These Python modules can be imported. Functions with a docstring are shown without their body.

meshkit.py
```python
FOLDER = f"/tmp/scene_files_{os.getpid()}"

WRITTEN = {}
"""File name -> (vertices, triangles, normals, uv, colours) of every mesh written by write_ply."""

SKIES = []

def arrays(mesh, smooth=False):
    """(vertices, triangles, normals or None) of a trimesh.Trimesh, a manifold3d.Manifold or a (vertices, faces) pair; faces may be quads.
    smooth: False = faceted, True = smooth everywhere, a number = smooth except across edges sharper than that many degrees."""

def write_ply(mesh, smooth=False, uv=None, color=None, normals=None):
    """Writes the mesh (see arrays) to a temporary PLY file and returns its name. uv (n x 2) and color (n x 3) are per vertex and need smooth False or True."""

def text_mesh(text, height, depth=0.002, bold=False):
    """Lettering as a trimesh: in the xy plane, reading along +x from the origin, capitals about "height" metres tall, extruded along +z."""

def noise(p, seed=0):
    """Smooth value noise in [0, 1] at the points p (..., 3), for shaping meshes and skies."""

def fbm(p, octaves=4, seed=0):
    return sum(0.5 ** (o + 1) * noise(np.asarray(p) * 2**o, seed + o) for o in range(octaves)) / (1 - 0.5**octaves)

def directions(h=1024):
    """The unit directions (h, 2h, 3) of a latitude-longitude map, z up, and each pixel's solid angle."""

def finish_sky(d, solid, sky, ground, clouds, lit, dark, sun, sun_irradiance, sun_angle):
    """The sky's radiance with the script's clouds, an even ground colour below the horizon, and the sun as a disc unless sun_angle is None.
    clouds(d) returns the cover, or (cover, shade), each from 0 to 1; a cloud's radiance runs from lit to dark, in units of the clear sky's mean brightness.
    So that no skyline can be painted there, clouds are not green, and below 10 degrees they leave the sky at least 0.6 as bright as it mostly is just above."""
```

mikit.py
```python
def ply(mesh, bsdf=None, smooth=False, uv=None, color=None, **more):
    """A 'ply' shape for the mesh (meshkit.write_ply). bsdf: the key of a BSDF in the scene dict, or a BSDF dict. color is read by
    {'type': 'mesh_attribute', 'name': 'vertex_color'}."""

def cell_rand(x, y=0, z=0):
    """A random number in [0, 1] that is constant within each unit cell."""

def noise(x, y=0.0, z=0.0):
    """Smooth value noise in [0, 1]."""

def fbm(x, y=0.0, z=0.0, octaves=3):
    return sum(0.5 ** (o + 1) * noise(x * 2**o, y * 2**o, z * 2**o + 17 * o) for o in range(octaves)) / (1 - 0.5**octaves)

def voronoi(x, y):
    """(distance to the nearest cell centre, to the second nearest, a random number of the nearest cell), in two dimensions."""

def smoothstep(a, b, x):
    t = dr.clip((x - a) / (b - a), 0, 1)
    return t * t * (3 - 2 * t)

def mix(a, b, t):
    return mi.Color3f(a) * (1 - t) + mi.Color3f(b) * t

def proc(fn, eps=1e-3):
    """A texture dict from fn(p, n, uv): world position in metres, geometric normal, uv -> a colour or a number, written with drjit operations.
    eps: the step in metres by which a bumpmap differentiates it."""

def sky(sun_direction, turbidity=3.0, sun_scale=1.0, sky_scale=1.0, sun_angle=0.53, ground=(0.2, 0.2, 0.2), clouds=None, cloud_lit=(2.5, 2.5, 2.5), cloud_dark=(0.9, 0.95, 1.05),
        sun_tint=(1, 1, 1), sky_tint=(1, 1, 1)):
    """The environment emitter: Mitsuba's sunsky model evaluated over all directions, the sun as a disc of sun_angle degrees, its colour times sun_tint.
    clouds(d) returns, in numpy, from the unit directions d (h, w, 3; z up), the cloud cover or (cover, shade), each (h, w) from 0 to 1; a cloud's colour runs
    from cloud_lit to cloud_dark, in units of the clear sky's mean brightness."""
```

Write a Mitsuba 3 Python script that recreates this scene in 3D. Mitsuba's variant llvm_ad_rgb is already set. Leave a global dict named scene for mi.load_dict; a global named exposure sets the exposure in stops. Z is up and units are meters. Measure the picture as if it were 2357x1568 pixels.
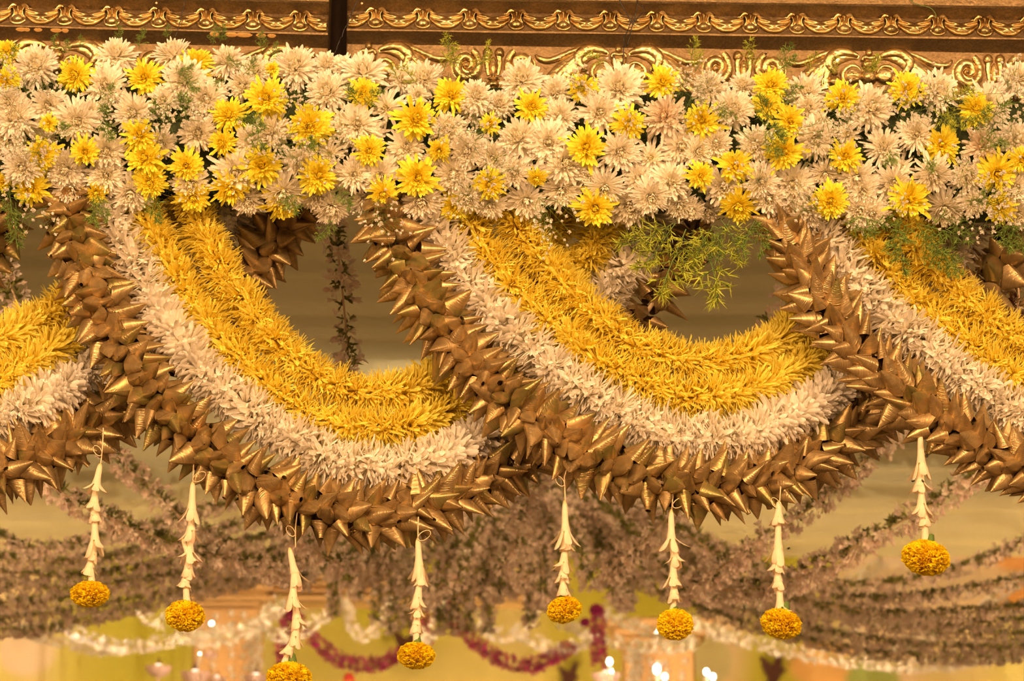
import math
import numpy as np
import mitsuba as mi
import mikit
import meshkit
import drjit as dr
from scipy.interpolate import CubicSpline, PchipInterpolator

T = mi.ScalarTransform4f
scene, labels = {}, {}

# ------------------------------------------------------------------ camera, light, exposure
EYE = np.array([0.0, -4.5, 1.6])
PITCH = math.radians(12.0)
FWD = np.array([0, math.cos(PITCH), math.sin(PITCH)])
UP = np.array([0, -math.sin(PITCH), math.cos(PITCH)])
RIGHT = np.array([1.0, 0, 0])
FPX = 4.6 / 0.0007
exposure = 1.6
WARM = np.array([1.0, 0.57, 0.27])

scene["camera"] = {
    "type": "thinlens", "fov": math.degrees(2 * math.atan(1178.5 / FPX)), "fov_axis": "x",
    "aperture_radius": 0.0062, "focus_distance": 4.47,
    "to_world": T().look_at(origin=EYE.tolist(), target=(EYE + FWD).tolist(), up=[0, 0, 1]),
}
scene["ambient"] = {"type": "constant", "radiance": {"type": "rgb", "value": (WARM * 0.125).tolist()}}
UNSEEN_FRONT_LAMPS = [((-2.7, -4.2, 3.7), 0.32, 54.0, "unseen warm round lamp hung in front of the stage, over the first garland"),  # lamps out of view, placed to give the warm frontal light
                ((2.8, -4.3, 3.7), 0.32, 54.0, "unseen warm round lamp hung in front of the stage, over the last garland"),
                ((-0.8, -5.2, 4.2), 0.34, 48.0, "unseen warm round lamp hung highest, left of the middle"),
                ((1.0, -5.0, 4.1), 0.34, 46.0, "unseen warm round lamp hung highest, right of the middle")]
UNSEEN_UPLIGHTS = [(-3.4, 10.2, 1.7, 58.0), (3.4, 10.2, 1.7, 58.0), (0.0, 10.2, 1.5, 58.0)]  # out of view, placed to brighten the far end of the ceiling

UNSEEN_BACK_LIGHTS = [((-2.3, 4.8, 2.2), (0.40, 0.9, 0.06), 12.0, "unseen warm lamp aimed at the cream garlands and backdrop from below the first garland"),  # first pair out of view, placed to light the cream garlands
               ((2.3, 4.8, 2.2), (-0.40, 0.9, 0.06), 12.0, "unseen warm lamp aimed at the cream garlands and backdrop from below the last garland"),
               ((-1.6, 1.1, 1.9), (0.45, 0.85, 0.25), 12.0, "added warm fill lamp brightening the left part of the jasmine canopy"),  # second pair added as fill, to brighten the jasmine canopy
               ((1.6, 1.1, 1.9), (-0.45, 0.85, 0.25), 12.0, "added warm fill lamp brightening the right part of the jasmine canopy")]


# ------------------------------------------------------------------ helpers
def rng(seed):
    return np.random.default_rng(seed)


def P(px, py, Y):
    """Point of the plane y = Y that stands at this pixel of the photograph."""
    d = RIGHT * (px - 1178.5) + UP * (784.0 - py) + FWD * FPX
    return EYE + d * ((Y - EYE[1]) / d[1])


def pxs(Y=0.0):
    """Metres per pixel at depth Y."""
    return (Y + 4.5) / math.cos(PITCH) / FPX


counts = {}


def key(name):
    n = counts.get(name, 0)
    counts[name] = n + 1
    return name if n == 0 else f"{name}_{n:03d}"


def tag(k, label=None, category=None, group=None, kind=None):
    d = labels.setdefault(k, {})
    for a, b in (("label", label), ("category", category), ("group", group), ("kind", kind)):
        if b:
            d[a] = b
    return k


def cat(parts):
    """Joins (V, F) or (V, F, C) tuples."""
    vs, fs, cs, n = [], [], [], 0
    for p in parts:
        vs.append(p[0])
        fs.append(np.asarray(p[1]) + n)
        if len(p) > 2:
            cs.append(p[2])
        n += len(p[0])
    return (np.vstack(vs), np.vstack(fs)) + ((np.vstack(cs),) if cs else ())


def col(m, c):
    return (m[0], m[1], np.tile(np.asarray(c, float), (len(m[0]), 1)))


def grid_faces(nu, nv, wrap=False):
    """Triangles of a grid of nu x nv vertices (row-major, v fastest)."""
    i, j = np.meshgrid(np.arange(nu - 1), np.arange(nv if wrap else nv - 1), indexing="ij")
    a, b = i * nv + j, i * nv + (j + 1) % nv
    q = np.stack([a, b, b + nv, a + nv], -1).reshape(-1, 4)
    return np.vstack([q[:, [0, 1, 2]], q[:, [0, 2, 3]]])


def lathe(prof, n=24):
    """Profile [(r, z)] about the z axis."""
    prof = np.asarray(prof, float)
    a = np.arange(n) * 2 * np.pi / n
    v = np.stack([prof[:, 0][:, None] * np.cos(a), prof[:, 0][:, None] * np.sin(a), np.repeat(prof[:, 1][:, None], n, 1)], -1).reshape(-1, 3)
    return v, grid_faces(len(prof), n, True)


def tube(pts, rad, n=8, flat=1.0, nrm=None, cap=True):
    """A tube along points; flat squashes it along nrm."""
    p = np.asarray(pts, float)
    rad = np.broadcast_to(rad, (len(p),))
    t = np.gradient(p, axis=0)
    t /= np.linalg.norm(t, axis=1, keepdims=True) + 1e-12
    if nrm is None:
        ref = np.where(np.abs(t[:, 2:]) < 0.9, [[0, 0, 1.0]], [[1.0, 0, 0]])
        a = np.cross(t, ref)
    else:
        a = np.cross(t, np.broadcast_to(nrm, p.shape))
    a /= np.linalg.norm(a, axis=1, keepdims=True) + 1e-12
    b = np.cross(a, t)
    g = np.arange(n) * 2 * np.pi / n
    v = p[:, None] + rad[:, None, None] * (np.cos(g)[None, :, None] * a[:, None] + flat * np.sin(g)[None, :, None] * b[:, None])
    v, f = v.reshape(-1, 3), grid_faces(len(p), n, True)
    if cap:
        k = len(v)
        v = np.vstack([v, p[:1], p[-1:]])
        i = np.arange(n)
        f = np.vstack([f, np.stack([(i + 1) % n, i, np.full(n, k)], 1), np.stack([i + (len(p) - 1) * n, (i + 1) % n + (len(p) - 1) * n, np.full(n, k + 1)], 1)])
    return v, f


def ball(c, r, n=10, m=14):
    th = np.linspace(0.02, np.pi - 0.02, n)
    v, f = lathe(np.stack([np.sin(th), -np.cos(th)], 1), m)
    return v * np.asarray(r) + np.asarray(c), f


def box(c, s, bev=0.0):
    h = np.asarray(s) / 2
    if bev <= 0:
        v = np.array([[x, y, z] for x in (-1, 1) for y in (-1, 1) for z in (-1, 1)]) * h + c
        f = np.array([[0, 1, 3], [0, 3, 2], [4, 6, 7], [4, 7, 5], [0, 4, 5], [0, 5, 1], [2, 3, 7], [2, 7, 6], [0, 2, 6], [0, 6, 4], [1, 5, 7], [1, 7, 3]])
        return v, f
    import manifold3d as m3
    m = m3.Manifold.hull_points(np.vstack([np.array([[x, y, z] for x in (-1, 1) for y in (-1, 1) for z in (-1, 1)]) * (h - bev * np.array(k)) for k in ((0, 1, 1), (1, 0, 1), (1, 1, 0))]))
    mm = m.to_mesh()
    return mm.vert_properties[:, :3] + c, np.asarray(mm.tri_verts, int)


def basis(d, roll=0.0, up=(0, 0, 1)):
    """Rotation whose z axis is d."""
    z = np.asarray(d, float) / np.linalg.norm(d)
    u = np.asarray(up, float)
    if abs(z @ u) > 0.95:
        u = np.array([0, 1.0, 0])
    x = np.cross(u, z)
    x /= np.linalg.norm(x)
    y = np.cross(z, x)
    c, s = math.cos(roll), math.sin(roll)
    return np.stack([c * x + s * y, -s * x + c * y, z], 1)


def xf(R, p, s=1.0):
    m = np.eye(4)
    m[:3, :3] = R * np.asarray(s)
    m[:3, 3] = p
    return T(m.tolist())


def put(m, R=np.eye(3), p=(0, 0, 0), s=1.0):
    return (np.asarray(m[0]) * s) @ R.T + np.asarray(p), *m[1:]


def spline(pts, step):
    """Points (px, py, Y) to a smooth world curve sampled every step metres: positions and tangents."""
    w = np.array([P(*q) for q in pts])
    s = np.r_[0, np.cumsum(np.linalg.norm(np.diff(w, axis=0), axis=1))]
    cs = CubicSpline(s, w)
    fine = np.linspace(0, s[-1], 600)
    q = cs(fine)
    L = np.r_[0, np.cumsum(np.linalg.norm(np.diff(q, axis=0), axis=1))]
    n = max(2, int(round(L[-1] / step)) + 1)
    u = np.interp(np.linspace(0, L[-1], n), L, fine)
    t = cs(u, 1)
    return cs(u), t / np.linalg.norm(t, axis=1, keepdims=True)


def mesh(k, m, bsdf, smooth=30):
    """One entry of the scene from (V, F[, C])."""
    if len(m) > 2:
        scene[k] = mikit.ply((m[0], m[1]), bsdf, smooth if smooth in (True, False) else True, color=m[2])
    else:
        scene[k] = mikit.ply((m[0], m[1]), bsdf, smooth)
    return k


def shape(m, bsdf, smooth=True, uv=None):
    if len(m) > 2:
        return mikit.ply((m[0], m[1]), bsdf, smooth, uv=uv, color=m[2])
    return mikit.ply((m[0], m[1]), bsdf, smooth, uv=uv)


def inst(k, group, M):
    scene[k] = {"type": "instance", "shapegroup": {"type": "ref", "id": group}, "to_world": M}
    return k


# ------------------------------------------------------------------ materials
VC = {"type": "mesh_attribute", "name": "vertex_color"}
scene["mat_petal"] = {"type": "principledthin", "base_color": VC, "roughness": 0.55, "diff_trans": 0.55, "eta": 1.35}
scene["mat_matt"] = {"type": "twosided", "bsdf": {"type": "principled", "base_color": VC, "roughness": 0.75, "specular": 0.25}}


def gold_fn(p, n, uv):
    a = mikit.fbm(p.x * 60, p.y * 60, p.z * 60, 3)
    b = mikit.fbm(p.x * 9 + 3, p.y * 9, p.z * 9, 2)
    return mikit.mix((0.40, 0.275, 0.11), (0.66, 0.50, 0.24), mikit.smoothstep(0.3, 0.7, a * 0.6 + b * 0.4))


def gold_rough(p, n, uv):
    return 0.26 + 0.22 * mikit.fbm(p.x * 120, p.y * 120, p.z * 120, 2)


def gold_bump(p, n, uv):
    return 0.0011 * mikit.fbm(p.x * 190, p.y * 190, p.z * 190, 2)


def ground_fn(p, n, uv):
    a = mikit.fbm(p.x * 420, p.y * 420, p.z * 420, 2)
    return mikit.mix((0.155, 0.103, 0.048), (0.215, 0.15, 0.074), mikit.smoothstep(0.3, 0.7, a))


def ground_rough(p, n, uv):
    return 0.44 + 0.2 * mikit.fbm(p.x * 120, p.y * 120, p.z * 120, 2)


scene["mat_gold_ground"] = {"type": "twosided", "bsdf": {"type": "bumpmap", "arbitrary": mikit.proc(gold_bump, 4e-4), "scale": 1.0,
                            "bsdf": {"type": "principled", "base_color": mikit.proc(ground_fn), "metallic": 0.85, "roughness": mikit.proc(ground_rough), "specular": 0.5}}}
scene["mat_gold"] = {"type": "twosided", "bsdf": {"type": "bumpmap", "arbitrary": mikit.proc(gold_bump, 4e-4), "scale": 1.0,
                     "bsdf": {"type": "principled", "base_color": mikit.proc(gold_fn), "metallic": 1.0, "roughness": mikit.proc(gold_rough), "specular": 0.5}}}


def rib_bump(p, n, uv):
    return 0.00004 * dr.sin(uv.y * 330.0 + 3.0 * mikit.noise(uv.x * 7, uv.y * 7)) + 0.0006 * mikit.fbm(uv.x * 6, uv.y * 60, 0.0, 2)


def leaf_fn(p, n, uv):
    a = mikit.fbm(p.x * 38, p.y * 38, p.z * 38, 2)
    st = mikit.noise(uv.x * 5, uv.y * 70)
    return mikit.mix((0.34, 0.238, 0.104), (0.54, 0.395, 0.185), mikit.smoothstep(0.3, 0.75, a * 0.6 + st * 0.4))


def olive_fn(p, n, uv):
    a = mikit.fbm(p.x * 45, p.y * 45, p.z * 45, 2)
    st = mikit.noise(uv.x * 5, uv.y * 70)
    return mikit.mix((0.27, 0.235, 0.075), (0.44, 0.29, 0.12), mikit.smoothstep(0.34, 0.62, a * 0.7 + st * 0.3))


for nm, fn in (("mat_leaf", leaf_fn), ("mat_leaf_olive", olive_fn)):
    scene[nm] = {"type": "twosided", "bsdf": {"type": "bumpmap", "arbitrary": mikit.proc(rib_bump, 4e-4), "scale": 1.0,
                 "bsdf": {"type": "principled", "base_color": mikit.proc(fn), "metallic": 0.74, "roughness": 0.36, "specular": 0.5}}}


def cloth_fn(p, n, uv):
    a = mikit.fbm(p.x * 0.6, p.y * 14.0, 0.0, 2)
    return mikit.mix((0.50, 0.50, 0.30), (0.60, 0.59, 0.38), a)


scene["mat_cloth"] = {"type": "twosided", "bsdf": {"type": "principled", "base_color": mikit.proc(cloth_fn), "roughness": 0.85, "specular": 0.2}}


def wall_fn(p, n, uv):
    """A printed backdrop cloth: washes of yellow-green, cream and orange with a broad painted leaf."""
    a = mikit.fbm(p.x * 0.9 + 5.0, p.z * 0.7, 0.0, 3)
    b = mikit.fbm(p.x * 1.7 + 1.0, p.z * 0.5 + 9.0, 0.0, 2)
    c = mikit.mix((0.56, 0.57, 0.08), (0.78, 0.75, 0.30), mikit.smoothstep(0.35, 0.65, a))
    c = mikit.mix(c, (0.82, 0.70, 0.52), mikit.smoothstep(0.52, 0.75, b))

    def blob(x, z, rx, rz):
        return 1 - mikit.smoothstep(0.7, 1.1, dr.sqrt(dr.square((p.x - x) / rx) + dr.square((p.z - z) / rz)))

    for (x, z, rx, rz, k) in BLOBS:
        c = mikit.mix(c, k, blob(x, z, rx, rz))
    return c


WALL_Y = 11.5


def W(px, py, rx, ry, k):
    q = P(px, py, WALL_Y)
    s = pxs(WALL_Y)
    return (float(q[0]), float(q[2]), rx * s, ry * s, k)


BLOBS = [W(1900, 1530, 90, 60, (0.85, 0.55, 0.22)), W(2010, 1580, 68, 78, (0.38, 0.50, 0.16)), W(2345, 1270, 70, 50, (0.75, 0.42, 0.16)), W(2350, 1375, 60, 40, (0.72, 0.40, 0.14)),
         W(60, 1500, 70, 60, (0.88, 0.78, 0.62)), W(1640, 1520, 50, 60, (0.62, 0.62, 0.36)), W(560, 1380, 200, 60, (0.74, 0.64, 0.50)), W(2100, 1340, 200, 60, (0.76, 0.68, 0.52))]
scene["mat_wall"] = {"type": "twosided", "bsdf": {"type": "principled", "base_color": mikit.proc(wall_fn), "roughness": 0.9, "specular": 0.1}}


def plain(name, c, rough=0.6, metallic=0.0, spec=0.4):
    scene[name] = {"type": "twosided", "bsdf": {"type": "principled", "base_color": {"type": "rgb", "value": list(c)}, "roughness": rough, "metallic": metallic, "specular": spec}}


plain("mat_green", (0.10, 0.17, 0.035), 0.55)
plain("mat_dark_green", (0.030, 0.045, 0.014), 0.8)
plain("mat_black", (0.012, 0.011, 0.012), 0.35)
plain("mat_gap_shade", (0.016, 0.008, 0.004), 0.8, 0.0, 0.15)  # near-black stands in for the shade in the joint
plain("mat_bird", (0.085, 0.030, 0.022), 0.6)
plain("mat_thread", (0.72, 0.55, 0.34), 0.8)
plain("mat_glass_pink", (0.92, 0.70, 0.62), 0.12, 0.1, 0.9)
plain("mat_sequin", (0.97, 0.90, 0.74), 0.25, 0.1, 0.8)  # pale colour stands in for lamp reflections in the mirrored bosses
plain("mat_gold_paint", (0.56, 0.37, 0.16), 0.35, 0.4, 0.6)
plain("mat_red", (0.45, 0.03, 0.02), 0.5)
plain("mat_orange", (0.75, 0.30, 0.03), 0.5)
plain("mat_floor", (0.22, 0.17, 0.12), 0.6)
plain("mat_paint", (0.70, 0.42, 0.14), 0.6)
plain("mat_housing", (0.03, 0.03, 0.03), 0.5)


# ------------------------------------------------------------------ setting
def build_setting():
    # ceiling: cloth stretched in horizontal pleats
    ys = np.linspace(0.35, WALL_Y + 0.1, 420)
    xs = np.linspace(-8, 8, 90)
    X, Y = np.meshgrid(xs, ys)
    r = rng(3)
    Z = 3.78 + 0.0 * X
    for y0 in np.arange(0.4, WALL_Y, 0.42):
        w = r.uniform(0.04, 0.09)
        a = r.uniform(0.025, 0.060)
        sk = r.uniform(-0.02, 0.02)
        Z -= a * np.exp(-((Y - y0 - sk * X - 0.02 * np.sin(1.3 * X + y0 * 3)) / w) ** 2)
    Z += 0.02 * (meshkit.fbm(np.stack([X * 0.5, Y * 2.2, 0 * X], -1), 3, 4) - 0.5)
    v = np.stack([X, Y, Z], -1).reshape(-1, 3)
    tag(mesh("ceiling", (v, grid_faces(len(ys), len(xs))), "mat_cloth", True), "pleated olive-beige cloth stretched across the ceiling", "ceiling", kind="structure")
    # back wall: softly waving printed cloth
    xs = np.linspace(-8, 8, 380)
    zs = np.linspace(0, 3.85, 30)
    X, Z = np.meshgrid(xs, zs)
    Y = WALL_Y + 0.03 * np.sin(X * 7 + 0.4 * np.sin(3 * X)) + 0.02 * np.sin(X * 17)
    tag(mesh("wall_back", (np.stack([X, Y, Z], -1).reshape(-1, 3), grid_faces(len(zs), len(xs))), "mat_wall", True),
        "yellow-green printed cloth wall behind the gold pillars", "wall", kind="structure")
    v, f = box((0, 2.0, -0.025), (16, 19, 0.05))
    tag(mesh("floor", (v, f), "mat_floor", False), "brown floor far below the garlands", "floor", kind="structure")


build_setting()


def build_lamps():
    for (p, r, e, lab) in UNSEEN_FRONT_LAMPS:
        k = key("unseen_front_lamp")
        d = np.array([0, 0.05, 2.45]) - np.array(p)
        R = basis(d)
        m = lathe([(0.001, -0.30), (r * 0.7, -0.30), (r * 1.05, -0.1), (r * 1.05, 0.02), (r * 0.98, 0.02), (r * 0.98, -0.02), (0.001, -0.02)], 32)
        mesh(k + "__housing", put(m, R, p), "mat_housing", 30)
        m = lathe([(0.001, 0.0), (r * 0.96, 0.0)], 32)
        scene[k + "__lens"] = mikit.ply((put(m, R, p)[0], m[1][:, ::-1]), "mat_housing", False)
        # emits towards the stage along its normal
        v, f, _ = meshkit.arrays((put(m, R, p)[0], m[1]))
        nn = np.cross(v[f[0, 1]] - v[f[0, 0]], v[f[0, 2]] - v[f[0, 0]]) + np.cross(v[f[40, 1]] - v[f[40, 0]], v[f[40, 2]] - v[f[40, 0]])
        ff = m[1] if nn @ d > 0 else m[1][:, ::-1]
        scene[k + "__lens"] = mikit.ply((put(m, R, p)[0], ff), "mat_housing", False,
                                        emitter={"type": "area", "radiance": {"type": "rgb", "value": (WARM * e).tolist()}, "sampling_weight": 3.0})
        tag(k, lab, "stage light", "unseen lamps in front of the stage")
    for i, (p, d, e, lab) in enumerate(UNSEEN_BACK_LIGHTS):
        k = key("unseen_back_light")
        R = basis(d)
        mesh(k + "__housing", put(lathe([(0.001, -0.24), (0.12, -0.24), (0.19, -0.05), (0.19, 0.02), (0.175, 0.02), (0.175, -0.02), (0.001, -0.02)], 24), R, p), "mat_housing", 30)
        mesh(k + "__pole", tube([(p[0], p[1], 0.0), (p[0], p[1], p[2] - 0.12)], 0.025), "mat_housing", 30)
        a = np.arange(24) * 2 * np.pi / 24
        v = np.vstack([[[0, 0, 0.0]], np.stack([0.17 * np.cos(a), 0.17 * np.sin(a), 0 * a], 1)]) @ R.T + np.array(p)
        f = np.stack([np.zeros(24, int), 1 + np.arange(24), 1 + (np.arange(24) + 1) % 24], 1)
        scene[k + "__lens"] = mikit.ply((v, f), "mat_housing", False, emitter={"type": "area", "radiance": {"type": "rgb", "value": (WARM * e).tolist()}, "sampling_weight": 0.7})
        if i < 2:  # extra spot from the unseen lamp, brightens the cream garlands
            scene[k + "__beam"] = {"type": "spot", "cutoff_angle": 26.0, "beam_width": 19.0, "intensity": {"type": "rgb", "value": [15.0, 10.4, 6.3]},
                                   "to_world": T().look_at(origin=(np.array(p) + 0.05 * np.array(d)).tolist(), target=[-0.2 * p[0], 6.9, 2.78], up=[0, 0, 1])}
        tag(k, lab, "stage lamp")
    for i, (x, y, z, e) in enumerate(UNSEEN_UPLIGHTS):
        k = key("unseen_uplight")
        m = lathe([(0.001, -0.25), (0.16, -0.25), (0.2, 0.0), (0.17, 0.0), (0.15, -0.05), (0.001, -0.05)], 24)
        mesh(k + "__housing", put(m, np.eye(3), (x, y, z)), "mat_housing", 30)
        m = lathe([(0.02, z - z + 0.0), (0.02, 0.0)], 8)
        pole = tube([(x, y, 0.0), (x, y, z - 0.25)], 0.025)
        mesh(k + "__pole", pole, "mat_housing", 30)
        a = np.arange(24) * 2 * np.pi / 24
        v = np.vstack([[[x, y, z - 0.03]], np.stack([x + 0.15 * np.cos(a), y + 0.15 * np.sin(a), np.full(24, z - 0.03)], 1)])
        f = np.stack([np.zeros(24, int), 1 + np.arange(24), 1 + (np.arange(24) + 1) % 24], 1)
        scene[k + "__lens"] = mikit.ply((v, f), "mat_housing", False, emitter={"type": "area", "radiance": {"type": "rgb", "value": (WARM * e).tolist()}, "sampling_weight": 1.0})
        tag(k, ["unseen warm lamp on a pole, lighting the left end of the ceiling cloth", "unseen warm lamp on a pole, lighting the right end of the ceiling cloth", "unseen warm lamp on a short pole, lighting the middle of the ceiling cloth"][i], "unseen_uplight")


build_lamps()


# ------------------------------------------------------------------ the gilded pelmet
def build_pelmet():
    S = pxs(0.02)
    prof = [(60, -70), (62, -3), (60, 0), (58, 3), (34, 17), (30, 20), (33, 24), (40, 46), (47, 67), (50, 70), (50, 74), (47, 76), (24, 92), (19, 97), (17, 110), (16, 300), (-40, 300), (-40, -70)]
    sec = [dict(x0=-70, x1=773, ya=59.0, ra=0.0, k=0.0262, drops=[38 + 111.2 * i for i in range(-1, 7)], bal=[426, -170], aca=[130, 722],
                label="gilded carved pelmet board on the left of the dark gap, flowers along its foot"),
           dict(x0=787, x1=2430, ya=74.0, ra=1240.0, k=0.0142, drops=[855] + [966 + 110.6 * i for i in range(0, 14)], bal=[1134, 1726, 2318], aca=[838, 1430, 2022],
                label="long gilded carved pelmet board on the right of the dark gap")]

    def slope_d(y):
        return np.interp(y, [20, 24, 46, 67, 70], [30, 33, 40, 47, 50])

    for s in sec:
        root = tag(key("gilded_pelmet"), s["label"], "pelmet", "gilded pelmet boards")
        ang = math.atan(s["k"])
        # local pixel frame: x along, y down from the edge at 74, d forward
        o = P(s["ra"], s["ya"], 0.02) + np.array([0, 0.040, 0])
        ex = RIGHT * math.cos(ang) - UP * math.sin(ang)
        ex = np.array([math.cos(ang), 0, -math.sin(ang)])
        ez = np.array([math.sin(ang), 0, math.cos(ang)])

        def L(x, y, d):
            x, y, d = np.broadcast_arrays(np.asarray(x, float), np.asarray(y, float), np.asarray(d, float))
            return o + S * ((x - s["ra"])[..., None] * ex - (y - 74.0)[..., None] * ez * 1.02 + d[..., None] * np.array([0, -1.0, 0]))

        # moulding
        pr = np.array(prof, float)
        xs = np.linspace(s["x0"], s["x1"], 60)
        r = rng(5)
        rows = [L(np.full(len(pr), x), pr[:, 1] + 0.5 * np.sin(x * 0.013 + pr[:, 1]), pr[:, 0] + 0.4 * np.sin(x * 0.021)) for x in xs]
        v = np.vstack(rows)
        n = len(pr)
        f = grid_faces(len(xs), n, True)
        capA = np.stack([np.zeros(n - 2, int), np.arange(1, n - 1), np.arange(2, n)], 1)
        capB = capA[:, ::-1] + (len(xs) - 1) * n
        mesh(f"{root}__moulding", (v, np.vstack([f[:, ::-1], capA, capB])), "mat_gold_ground", 25)
        # bead, fan and swag of the egg-and-dart row
        bead_c = fan_c = swag_c = 0

        def part(name, v, f):
            mesh(f"{root}__{key(root + '__' + name)[len(root) + 2:]}", (v, f), "mat_gold", 40)

        for xd in s["drops"]:
            if not (s["x0"] + 8 < xd < s["x1"] - 8):
                continue
            # drop bead
            th = np.linspace(0.05, np.pi - 0.05, 10)
            a = np.arange(14) * 2 * np.pi / 14
            bx = 13 * np.sin(th)[:, None] * np.cos(a)
            by = 11 * np.sin(th)[:, None] * np.sin(a) + 2
            bd = 10 * np.cos(th)[:, None] + 0 * a
            part("bead", L(xd + bx, 51 + by, slope_d(51) + 4 + bd).reshape(-1, 3), grid_faces(10, 14, True))
            # collar: a U-shaped rim around the bead
            t = np.linspace(-0.15, math.pi + 0.15, 15)
            pts = L(xd + 18 * np.cos(t), 50 + 15 * np.sin(t), slope_d(50 + 15 * np.sin(t)) + 2)
            part("collar", *tube(pts, 3.2 * S * np.r_[0.4, np.ones(13), 0.4], 7))
            # fluted fan above the bead
            u = np.linspace(-1, 1, 25)
            w = np.linspace(0, 1, 10)
            U, V_ = np.meshgrid(u, w, indexing="ij")
            half = np.interp(w, [0, 0.12, 0.45, 0.75, 1], [17, 18, 13, 14, 19])
            h = (8 + 6 * np.cos(U * math.pi * 2.5) * np.interp(V_, [0, .2, 1], [.6, 1, .5])) * np.interp(V_, [0, 0.1, 0.6, 1], [0.8, 1.5, 1.0, 0.25]) * (1 - 0.6 * U ** 2)
            yy = 17 + 29 * V_ + 3 * U ** 2 * (1 - V_)
            v = L(xd + U * half, yy, slope_d(yy) + h - 1)
            part("fan", v.reshape(-1, 3), grid_faces(25, 10))
            # curled lobes at the fan's head
            for sx in (-1, 1):
                t = np.linspace(0, 1, 8)
                pts = L(xd + sx * (6 + 20 * t), 18 - 3 * np.sin(math.pi * t) + 10 * t ** 2, slope_d(22) + 6)
                part("curl", *tube(pts, S * np.interp(t, [0, .4, 1], [2, 5, 1]), 7))
        dr_ = s["drops"] + [s["drops"][-1] + 111]
        for xd in dr_:
            x0, x1 = xd - 111 + 17, xd - 17
            u = np.linspace(0, 1, 41)
            w = np.linspace(0, 1, 24)
            if x0 < s["x0"] + 2:
                u = np.linspace(max(0, (s["x0"] + 4 - x0) / 77), 1, 41)
            if x1 > s["x1"] - 2:
                u = np.linspace(0, min(1, (s["x1"] - 4 - x0) / 77), 41)
            if u[0] >= 0.99 or u[-1] <= 0.02:
                continue
            U, V_ = np.meshgrid(u, w, indexing="ij")
            c = 2 * U - 1
            lo = 66 - 22 * np.abs(c) ** 2.2
            hi = 33 - 15 * np.abs(c) ** 1.3
            yy = hi + (lo - hi) * V_
            fl = np.cos(2 * math.pi * (V_ * 2.7 - 1.1 * np.abs(c)))
            up_ = np.clip((0.82 - V_) / 0.12, 0, 1)
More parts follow.
